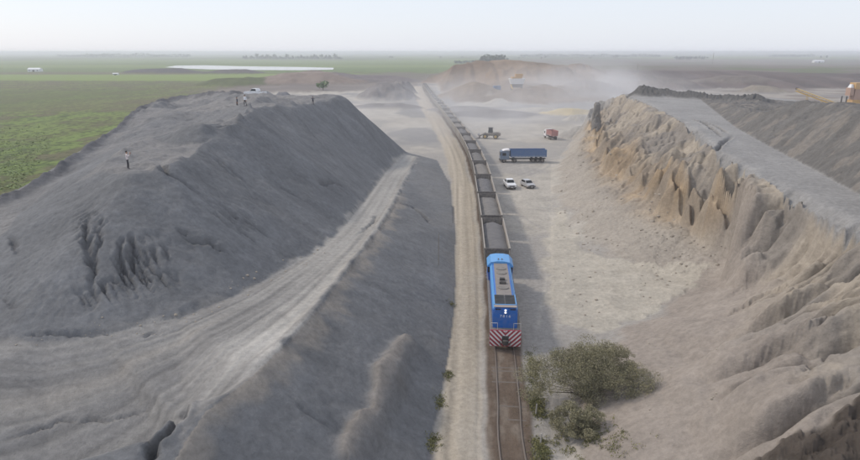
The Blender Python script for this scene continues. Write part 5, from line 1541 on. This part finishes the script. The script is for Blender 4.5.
# far trees, each with trunk and crown
def far_tree_mesh(seed, w, h):
    g = np.random.default_rng(seed); C, S_ = [], []
    for k in range(9):
        c = np.array((g.normal() * w * .24, g.normal() * w * .24, h * g.uniform(.45, .9))); q = w * g.uniform(.16, .30)
        dd = g.normal(size=(26, 3)); dd /= np.linalg.norm(dd, axis=1, keepdims=True)
        C.append(c + dd * q * g.uniform(.4, 1, (26, 1))); S_.append(g.uniform(.05, .12, 26) * w)
    me = leaves(np.concatenate(C), .7, np.concatenate(S_), seed + 1); me.materials.append(FART); me.name = 'crown'
    bm = bmesh.new(); tube(bm, (0, 0, -.5), (0, 0, h * .7), w * .04, w * .015, n=6)
    tm = bpy.data.meshes.new('trunk'); bm.to_mesh(tm); bm.free(); tm.materials.append(BRK)
    return me, tm
FT = [far_tree_mesh(1000 + k * 3, 13, 14 + 3 * (k % 3)) for k in range(5)]
def far_tree(u, y_, sc, k, label, group):
    p = at_y(u, 60, y_)
    r = empty('far_tree', (p.x, y_, zs(p.x, y_) - .2), random.uniform(0, 6)); r.scale = (sc, sc, sc); tag(r, label, 'tree', group)
    for nm, me in zip(('crown', 'trunk'), FT[k % 5]): link(bpy.data.objects.new(nm, me), r)
random.seed(3)
u = 244
while u < 342:
    far_tree(u + random.uniform(-.8, .8), random.uniform(2300, 2500), random.uniform(.6, 1.25), random.randrange(5), 'tree in the far row behind the white pond', 'trees behind the pond'); u += random.uniform(1.6, 4.4)
u = 480
while u < 507:
    far_tree(u, random.uniform(1350, 1480), random.uniform(.95, 1.3) * (1 if 483 < u < 504 else .6), random.randrange(5), 'tree in the dark clump on the horizon above the brown face', 'trees of the dark clump'); u += random.uniform(.9, 1.6)
u = 676
while u < 708:
    far_tree(u, random.uniform(2350, 2450), random.uniform(.55, .85), random.randrange(5), 'tree in the low dark row on the horizon at the right', 'trees on the right horizon'); u += random.uniform(1.0, 2.2)
for u in (389, 393, 440, 462, 520, 524, 541, 546, 590, 612, 617, 820, 826):
    far_tree(u + random.uniform(-1, 1), random.uniform(2500, 2900), random.uniform(.5, .95), random.randrange(5), 'lone small tree scattered along the horizon', 'scattered horizon trees')
p = at(323, 91, 0)
p = at_y(323, 84, 470)
r = empty('green_tree', (p.x, 470, zs(p.x, 470) - .3)); tag(r, 'fresh green round tree in front of the brown heap below the pond', 'tree')
me, tm = far_tree_mesh(1100, 9.5, 6.0); me.materials.clear(); me.materials.append(leaf_mat('fresh_leaf', (.07, .13, .03), (.14, .21, .06)))
link(bpy.data.objects.new('crown', me), r); link(bpy.data.objects.new('trunk', tm), r)
# far woods that read as one mass
def wood(u0, u1, y_, hh, seed, name='far_wood'):
    g = np.random.default_rng(seed); x0, x1 = at_y(u0, 60, y_).x, at_y(u1, 60, y_).x
    n = int((x1 - x0) * 2.2) + 50
    xs = g.uniform(x0, x1, n); hh_ = hh * (.45 + .9 * fbm(xs * .02, xs * 0, 3, seed))
    C = np.stack([xs, y_ + g.uniform(-30, 30, n), hh_ * g.uniform(.05, 1, n)], 1)
    me = leaves(C, .7, g.uniform(1.5, 4.5, n), seed + 1); me.name = name; me.materials.append(FART)
    o = bpy.data.objects.new(name, me); link(o); o['kind'] = 'stuff'
wood(60, 112, 3600, 15, 61); wood(88, 108, 3500, 20, 63); wood(111, 190, 3400, 20, 65)
wood(246, 342, 2600, 8, 67); wood(520, 660, 3600, 15, 69); wood(770, 812, 3600, 15, 71); wood(676, 690, 2500, 10, 73); wood(455, 482, 1600, 5, 75)

# pond and farm buildings
bm = bmesh.new()
pts = [at(u, v, .0) for u, v in ((165, 67.2), (176, 65.6), (205, 65.3), (240, 66.2), (300, 67.0), (334, 67.8), (333, 69.6), (300, 70.2), (250, 70.0), (212, 69.4), (185, 68.6))]
zp = max(zs(q.x, q.y) for q in pts) + .15
bm.faces.new([bm.verts.new((q.x, q.y, zp)) for q in pts][::-1])
bmesh.ops.recalc_face_normals(bm, faces=bm.faces)
wm = bpy.data.materials.new('pond_water'); wm.use_nodes = True
b = wm.node_tree.nodes['Principled BSDF']; b.inputs['Base Color'].default_value = (.35, .37, .38, 1); b.inputs['Roughness'].default_value = .06; b.inputs['IOR'].default_value = 1.33
nb = wm.node_tree.nodes.new('ShaderNodeTexNoise'); nb.inputs['Scale'].default_value = .6; bb_ = wm.node_tree.nodes.new('ShaderNodeBump'); bb_.inputs['Strength'].default_value = .03
wm.node_tree.links.new(nb.outputs['Fac'], bb_.inputs['Height']); wm.node_tree.links.new(bb_.outputs[0], b.inputs['Normal'])
tag(mesh_obj('pond', bm, wm), kind='structure')
def shed(u, v, w, d_, h, label, rz=0):
    p = at(u, v, 0); z_ = zs(p.x, p.y)
    r = empty('farm_shed', (p.x, p.y, z_), rz); tag(r, label, 'shed')
    B('wall', CARW, r, (-w / 2, w / 2, -d_ / 2, d_ / 2, -.3, h))
    bm = bmesh.new(); prism(bm, [(-d_ / 2 - .5, h), (d_ / 2 + .5, h), (0, h + d_ * .22)], -w / 2 - .4, w / 2 + .4); bmesh.ops.recalc_face_normals(bm, faces=bm.faces); mesh_obj('roof', bm, CARW, r)
    B('door', BLACKM, r, (-1.5, 1.5, -d_ / 2 - .03, -d_ / 2 - .005, 0, h * .75))
    for xx in (-w * .33, w * .33): B('window', GLASS, r, (xx - .8, xx + .8, -d_ / 2 - .03, -d_ / 2 - .005, h * .4, h * .7))
shed(35.5, 71.6, 17, 9, 3.4, 'small white farm shed in the green field at far left')
shed(116, 75, 6, 4, 1.8, 'tiny white hut at the edge of the dark bank in the field')
shed(818, 62.5, 26, 12, 4, 'long white shed on the far land near the right edge')
